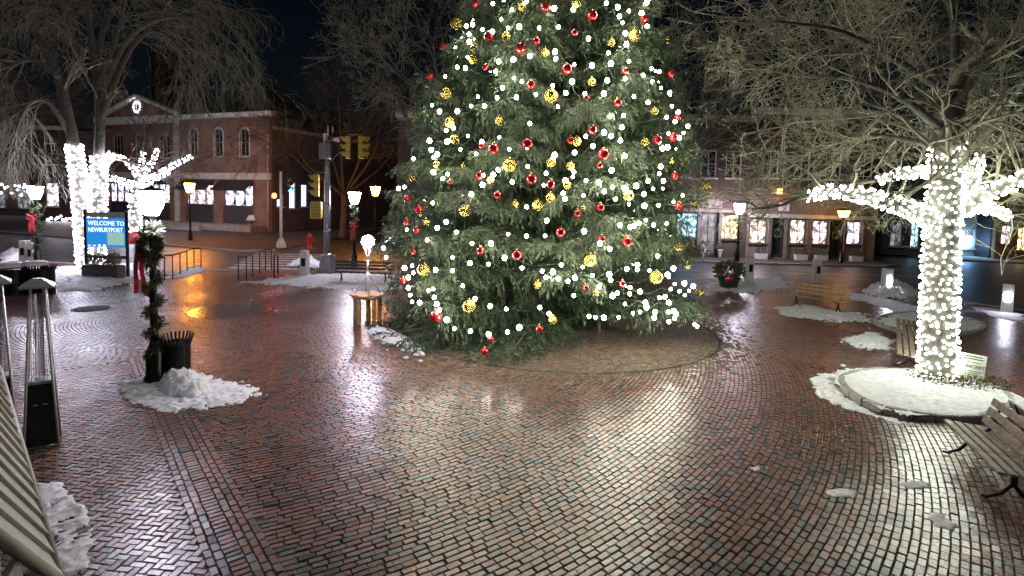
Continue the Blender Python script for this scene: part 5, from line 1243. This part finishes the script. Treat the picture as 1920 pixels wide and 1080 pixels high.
# ================================================================== slatted litter bins
def litter_bin(label, foot, r=.31, h=.92, lid='flare', n=30):
    t = thing('litter_bin', label, 'bin', foot)
    st = MB().bevbox((0, 0, h * .47), (.042, .010, h * .86), .003).mesh('slat', M['iron'])
    for i in range(n): a = 2 * PI * i / n; link('slat', st, t, (r * math.cos(a), r * math.sin(a), 0), a + PI / 2)
    MB().lathe([(r * .9, .05), (r * .9, h * .85)], 20).build('liner', M['dark_metal'], t)
    for z in (.06, h * .88): annulus(r - .02, r + .02, z, n=28, dz=-.035).build('hoop', M['iron'], t)
    if lid == 'flare':
        fl = MB().bevbox((0, .0, .09), (.04, .009, .18), .003).mesh('rim_slat', M['iron'])
        for i in range(n): a = 2 * PI * i / n; o = link('rim_slat', fl, t, ((r + .012) * math.cos(a), (r + .012) * math.sin(a), h * .86), a + PI / 2); o.rotation_euler = (.35, 0, a + PI / 2)
    else:
        MB().lathe([(.17, .10), (.20, .125), (r - .02, .07), (r + .03, 0), (r + .03, -.03)], 26, cap=False).build('lid', M['white_paint'], t, (0, 0, h))
    return t
litter_bin('black slatted litter bin behind the snow heap by the near lamp', gp(332, 709), .235, .80, 'flare', 26)
litter_bin('black slatted bin with white domed lid next to the patio heaters', gp(26, 553), .36, 1.0, 'dome'); litter_bin('black slatted bin with white ring lid between the other bins', gp(52, 553) + Vector((.1, .2, 0)), .36, 1.04, 'dome'); litter_bin('open black slatted bin beside the snow bank under the blue sign', gp(79, 553), .36, 1.0, 'flare')

# ================================================================== welcome sign
sg = at(163, 520, 22.5); sg.z = 0; s1_ = at(239, 520, 22.5); W = s1_.x - sg.x
ws = thing('welcome_sign', 'blue welcome sign on dark posts with a grey header', 'sign', sg, .02)
zt, zb, zh = at(200, 398, 22.5).z, at(200, 464, 22.5).z, at(200, 409, 22.5).z
for x in (0, W): MB().bevbox((x, 0, zt / 2 + .05), (.10, .10, zt + .1), .015).build('post', M['dark_metal'], ws)
M['blue_emit'] = glow('emissive blue panel', (.02, .20, .55), .55, (.02, .16, .42)); M['map_emit'] = glow('emissive map panel', (.30, .50, .42), .42, (.25, .42, .35)); M['letter_emit'] = glow('emissive letters', (.85, .92, 1.0), .7)  # weak emission put into panel, map and letters
MB().bevbox((W / 2, 0, (zt + zh) / 2 + .01), (W - .12, .08, zt - zh - .02), .01).build('header', M['grey_board'], ws); MB().bevbox((W / 2, 0, (zh + zb) / 2), (W - .12, .07, zh - zb), .01).build('panel', M['blue_emit'], ws)
H_ = zh - zb; lettering('WELCOME TO', .262, M['letter_emit'], ws, (.13, -.045, zh - .30), bold=.86); lettering('NEWBURYPORT', .262, M['letter_emit'], ws, (.13, -.045, zh - .57), bold=.73)
MB().bevbox((W * .74, -.04, zb + H_ * .30), (W * .40, .01, H_ * .42), .003).build('map_inset', M['map_emit'], ws)
for k, sx__ in enumerate((.10, .22, .34, .46)): MB().bevbox((W * sx__, -.04, zb + .07), (.09, .008, .10 if k > 1 else .05), .003).build('pictogram', M['letter_emit'], ws)
MB().bevbox((W / 2, 0, .86), (W - .1, .06, .12), .01).build('lower_rail', M['dark_metal'], ws)
pb = thing('box_planter', 'dark rectangular planter box under the blue sign', 'planter', (sg.x + W * .60, 22.1, 0)); MB().bevbox((0, 0, .28), (1.45, .5, .56), .02).build('box', M['grey_panel'], pb); MB().bevbox((0, 0, .575), (1.38, .43, .03), .01).build('soil', M['soil'], pb)
sh = leaf_ball(np.concatenate([blob(500, .26, .22, .28, k) + np.array([-.42 + .42 * k, 0, .22]) for k in range(3)]), .08, .02, M['shrub'], 'dry_shrub', None, (sg.x + W * .62, 22.1, .6), 3); tag(sh, 'dry brown shrub growing in the planter under the blue sign', 'shrub')

# ================================================================== round table with the glowing globe
tb = gp(686, 606); tab = thing('round_table', 'round wooden table on square legs standing on the wet bricks', 'table', tb + Vector((0, .15, 0)))
TZ = .84; RT = .50
for k in range(6):
    w_ = RT * 2 / 6; y = -RT + w_ * (k + .5); hx = math.sqrt(max(.01, RT * RT - (abs(y) + w_ * .35) ** 2)); MB().bevbox((0, y, TZ - .025), (hx * 2, w_ - .008, .045), .008).build('top_board', M['pine'], tab)
MB().lathe([(RT * .86, TZ - .11), (RT * .86, TZ - .05)], 28).build('apron', M['pine'], tab)
for k in range(5): a = 2 * PI * k / 5 + .5; MB().bevbox((RT * .72 * math.cos(a), RT * .72 * math.sin(a), (TZ - .1) / 2), (.11, .09, TZ - .1), .01).build('leg', M['pine'], tab)
gz = at(687, 453, tab.location.y).z - TZ; st = thing('globe_stand', 'white splay-legged stand holding a glowing globe above the round wooden table', 'lamp', tab.location + Vector((0, 0, TZ)))
for k in range(4): a = 2 * PI * k / 4 + .35; MB().tube([(.36 * math.cos(a), .36 * math.sin(a), .01), (.05 * math.cos(a), .05 * math.sin(a), .52), (0, 0, .66)], .018, 6).build('leg', M['white_paint'], st)
MB().tube([(0, 0, .6), (0, 0, gz - .52)], .028, 8).build('shaft', M['white_paint'], st)
for k in range(5): a = 2 * PI * k / 5; MB().tube([(0, 0, gz - .55), (.09 * math.cos(a), .09 * math.sin(a), gz - .26), (.15 * math.cos(a), .15 * math.sin(a), gz - .05)], .012, 6).build('prong', M['white_paint'], st)
gm = link('globe', ball_mesh(M['globe_light']), st, (0, 0, gz)); gm.scale = (.175, .175, .18)
cb = tab.location; tag(MB().tube([(cb.x + .4, cb.y - .1, TZ), (cb.x + .52, cb.y - .15, .6), (cb.x + .75, cb.y - .2, .25), (cb.x + 1.1, cb.y - .3, .05), (cb.x + 1.7, cb.y - .4, .03)], .015, 6).build('power_cable', M['tan'], None), 'tan cable hanging from the round table towards the spruce', 'cable')

# ================================================================== patio heaters
def heater(label, c, rz, H=2.28):
    t = thing('patio_heater', label, 'heater', c, rz); w0, w1, w2, zb = .175, .13, .078, .90
    vs = []
    for w, z in ((w0, .04), (w1, zb)): vs += [(-w, -w, z), (w, -w, z), (w, w, z), (-w, w, z)]
    mb = MB(); mb.add(vs, [(3, 2, 1, 0), (4, 5, 6, 7), (0, 1, 5, 4), (1, 2, 6, 5), (2, 3, 7, 6), (3, 0, 4, 7)]); mb.build('cabinet', M['dark_metal'], t)
    for sx_ in (-1, 1):
        for sy_ in (-1, 1): MB().tube([(sx_ * (w0 + .012), sy_ * (w0 + .012), 0), (sx_ * (w1 + .012), sy_ * (w1 + .012), zb), (sx_ * w2, sy_ * w2, H - .1)], .017, 6).build('corner_pole', M['silver'], t)
    gm_ = MB(); nz = 34
    for f in range(4):
        a = f * PI / 2
        for k in range(nz):
            s = k / (nz - 1); z = zb + .03 + s * (H - .2 - zb); w = w1 + (w2 - w1) * s; p0 = Vector((-w, -w, z)); p1 = Vector((w, -w, z)); R_ = Matrix.Rotation(a, 3, 'Z'); gm_.tube([R_ @ p0, R_ @ p1], .0025, 3, smooth=False)
        for k in range(1, 6):
            u_ = -1 + 2 * k / 6; R_ = Matrix.Rotation(a, 3, 'Z'); gm_.tube([R_ @ Vector((u_ * w1, -w1, zb + .02)), R_ @ Vector((u_ * w2, -w2, H - .16))], .0025, 3, smooth=False)
    o = gm_.build('wire_guard', M['silver'], t); o['kind'] = 'stuff'
    MB().bevbox((0, 0, zb + .02), (w1 * 2.1, w1 * 2.1, .05), .01).build('shelf', M['silver'], t)
    tube_m = M['glass_tube']; MB().lathe([(.05, zb + .05), (.05, H - .14)], 16, cap=False).build('glass_tube', tube_m, t)
    mb = MB(); e = .185; mb.add([(-e, -e, H - .06), (e, -e, H - .06), (e, e, H - .06), (-e, e, H - .06), (-.05, -.05, H + .04), (.05, -.05, H + .04), (.05, .05, H + .04), (-.05, .05, H + .04), (-e, -e, H - .085), (e, -e, H - .085), (e, e, H - .085), (-e, e, H - .085)],
        [(0, 1, 5, 4), (1, 2, 6, 5), (2, 3, 7, 6), (3, 0, 4, 7), (4, 5, 6, 7), (8, 9, 1, 0), (9, 10, 2, 1), (10, 11, 3, 2), (11, 8, 0, 3), (11, 10, 9, 8)]); mb.build('reflector_cap', M['silver'], t)
    MB().bevbox((0, 0, H - .13), (w2 * 1.6, w2 * 1.6, .08), .01).build('burner', M['dark_metal'], t)
    MB().bevbox((-.05, -w1 - .032, .62), (.05, .012, .014), .003).build('badge', M['silver'], t); MB().bevbox((.05, -w1 - .032, .62), (.05, .012, .014), .003).build('badge', M['silver'], t)
    return t
m_, nt_, b_ = _mat('heater glass'); b_.inputs['Base Color'].default_value = (.9, .92, .95, 1); b_.inputs['Roughness'].default_value = .08; b_.inputs['Transmission Weight'].default_value = 1.0; b_.inputs['IOR'].default_value = 1.05; M['glass_tube'] = m_
hz_ = gp(80, 843); hc = Vector((hz_.x - .14, hz_.y + .17, 0)); heater('pyramid patio heater with black cabinet and steel wire guard', hc, rad(36), at(58, 532, hc.y).z + .04)
heater('second pyramid patio heater half cut off behind the ribbed booth roof', hc + Vector((-.72, .12, 0)), rad(42), 2.34)

# ================================================================== booth with the ribbed roof
C_ = EYE + sight(106, 1082) * 2.0
down = sight(439, 1316).normalized(); T_ = EYE + sight(-6, 690) * 3.0      # the boards run along 'down'
nrm = down.cross(T_ - C_).normalized()
if nrm.dot(EYE - C_) < 0: nrm = -nrm
bo = thing('booth', 'booth with lapped beige metal roof boards in the near corner', 'booth', (C_.x, C_.y, 0)); O_ = Vector((C_.x, C_.y, 0)); ev = -down * 1.2; rk = T_ - C_
NB = 15
for i in range(NB):
    a0 = C_ + rk * (i / NB) - O_; a1 = C_ + rk * ((i + 1.12) / NB) - O_; lift0 = nrm * .016; lift1 = nrm * .002
    vs = [a0 + lift0, a0 + ev + lift0, a1 + ev + lift1, a1 + lift1]; vs += [v - nrm * .012 for v in vs]
    mb = MB(); mb.add(vs, [(0, 1, 2, 3), (7, 6, 5, 4), (0, 4, 5, 1), (1, 5, 6, 2), (2, 6, 7, 3), (3, 7, 4, 0)]); mb.build('roof_board', M['siding'], bo)
MB().tube([C_ - O_ - rk * .01, C_ - O_ + rk], .022, 6).build('rake_trim', M['siding'], bo); MB().tube([C_ - O_, C_ - O_ + ev], .022, 6).build('eave_trim', M['siding'], bo)
ed = Vector((ev.x, ev.y, 0)).normalized(); sl_ = ev.z / Vector((ev.x, ev.y, 0)).length
for i in range(9):
    s_ = .10 + .17 * i; q = C_ - O_ + ed * s_; hgt = C_.z + s_ * sl_ - .10; MB().bevbox((q.x - .03, q.y + .02, hgt / 2), (.16, .03, hgt), .006, Matrix.Rotation(math.atan2(ed.y, ed.x), 3, 'Z')).build('wall_board', M['siding_wall'], bo)

# ================================================================== concert poster leaning behind the planter
cp = gp(1813, 724); cs = thing('concert_sign', 'pale concert poster board on wire legs beside the light-wrapped trunk', 'sign', (cp.x, cp.y, 0), rad(-32))
PW, PH = .50, .52; bd_ = MB().bevbox((0, 0, PH / 2 + .16), (PW, .015, PH), .004).build('board', M['poster'], cs); bd_.rotation_euler = (-.12, rad(4), 0)
def cl(s, size, x, z, al='CENTER', b=1.0): return lettering(s, size, M['letter_dark'], bd_, (x, -.012, z), al, b)
cl('CONCERT', .098, .02, .39, b=.95)
for z_, w_ in ((.55, .30), (.50, .34), (.43, .26), (.25, .40), (.21, .30), (.17, .40), (.13, .36)): MB().box((.03, -.011, z_ + .08), (w_, .003, .012 if z_ < .5 else .02)).build('text_line', M['letter_dark'], bd_)
MB().lathe([(.022, 0), (.022, .004)], 12).build('emblem', M['letter_dark'], bd_, (-.18, -.012, .55)).rotation_euler = (PI / 2, 0, 0)
for s in (-1, 1): MB().tube([(s * .16, 0, -.02), (s * .16, 0, .3)], .006, 5).build('wire_leg', M['galv'], cs)
# leaf litter at the trunk's foot
lm = leaf_ball(np.abs(blob(1800, 1.0, .75, .13, 4)) * np.array([1, 1, 1]) * np.random.default_rng(3).choice([-1, 1], (1800, 3)) * np.array([1, 1, 0]) + np.array([0, 0, .03]) + np.abs(blob(1800, 0.01, 0.01, .10, 6)), .075, .014, M['soil'], 'leaf_litter', None, (rt.x + .15, rt.y - .35, .12), 4); tag(lm, 'dead leaves and grass heaped at the foot of the wrapped trunk', 'leaves', kind='stuff')
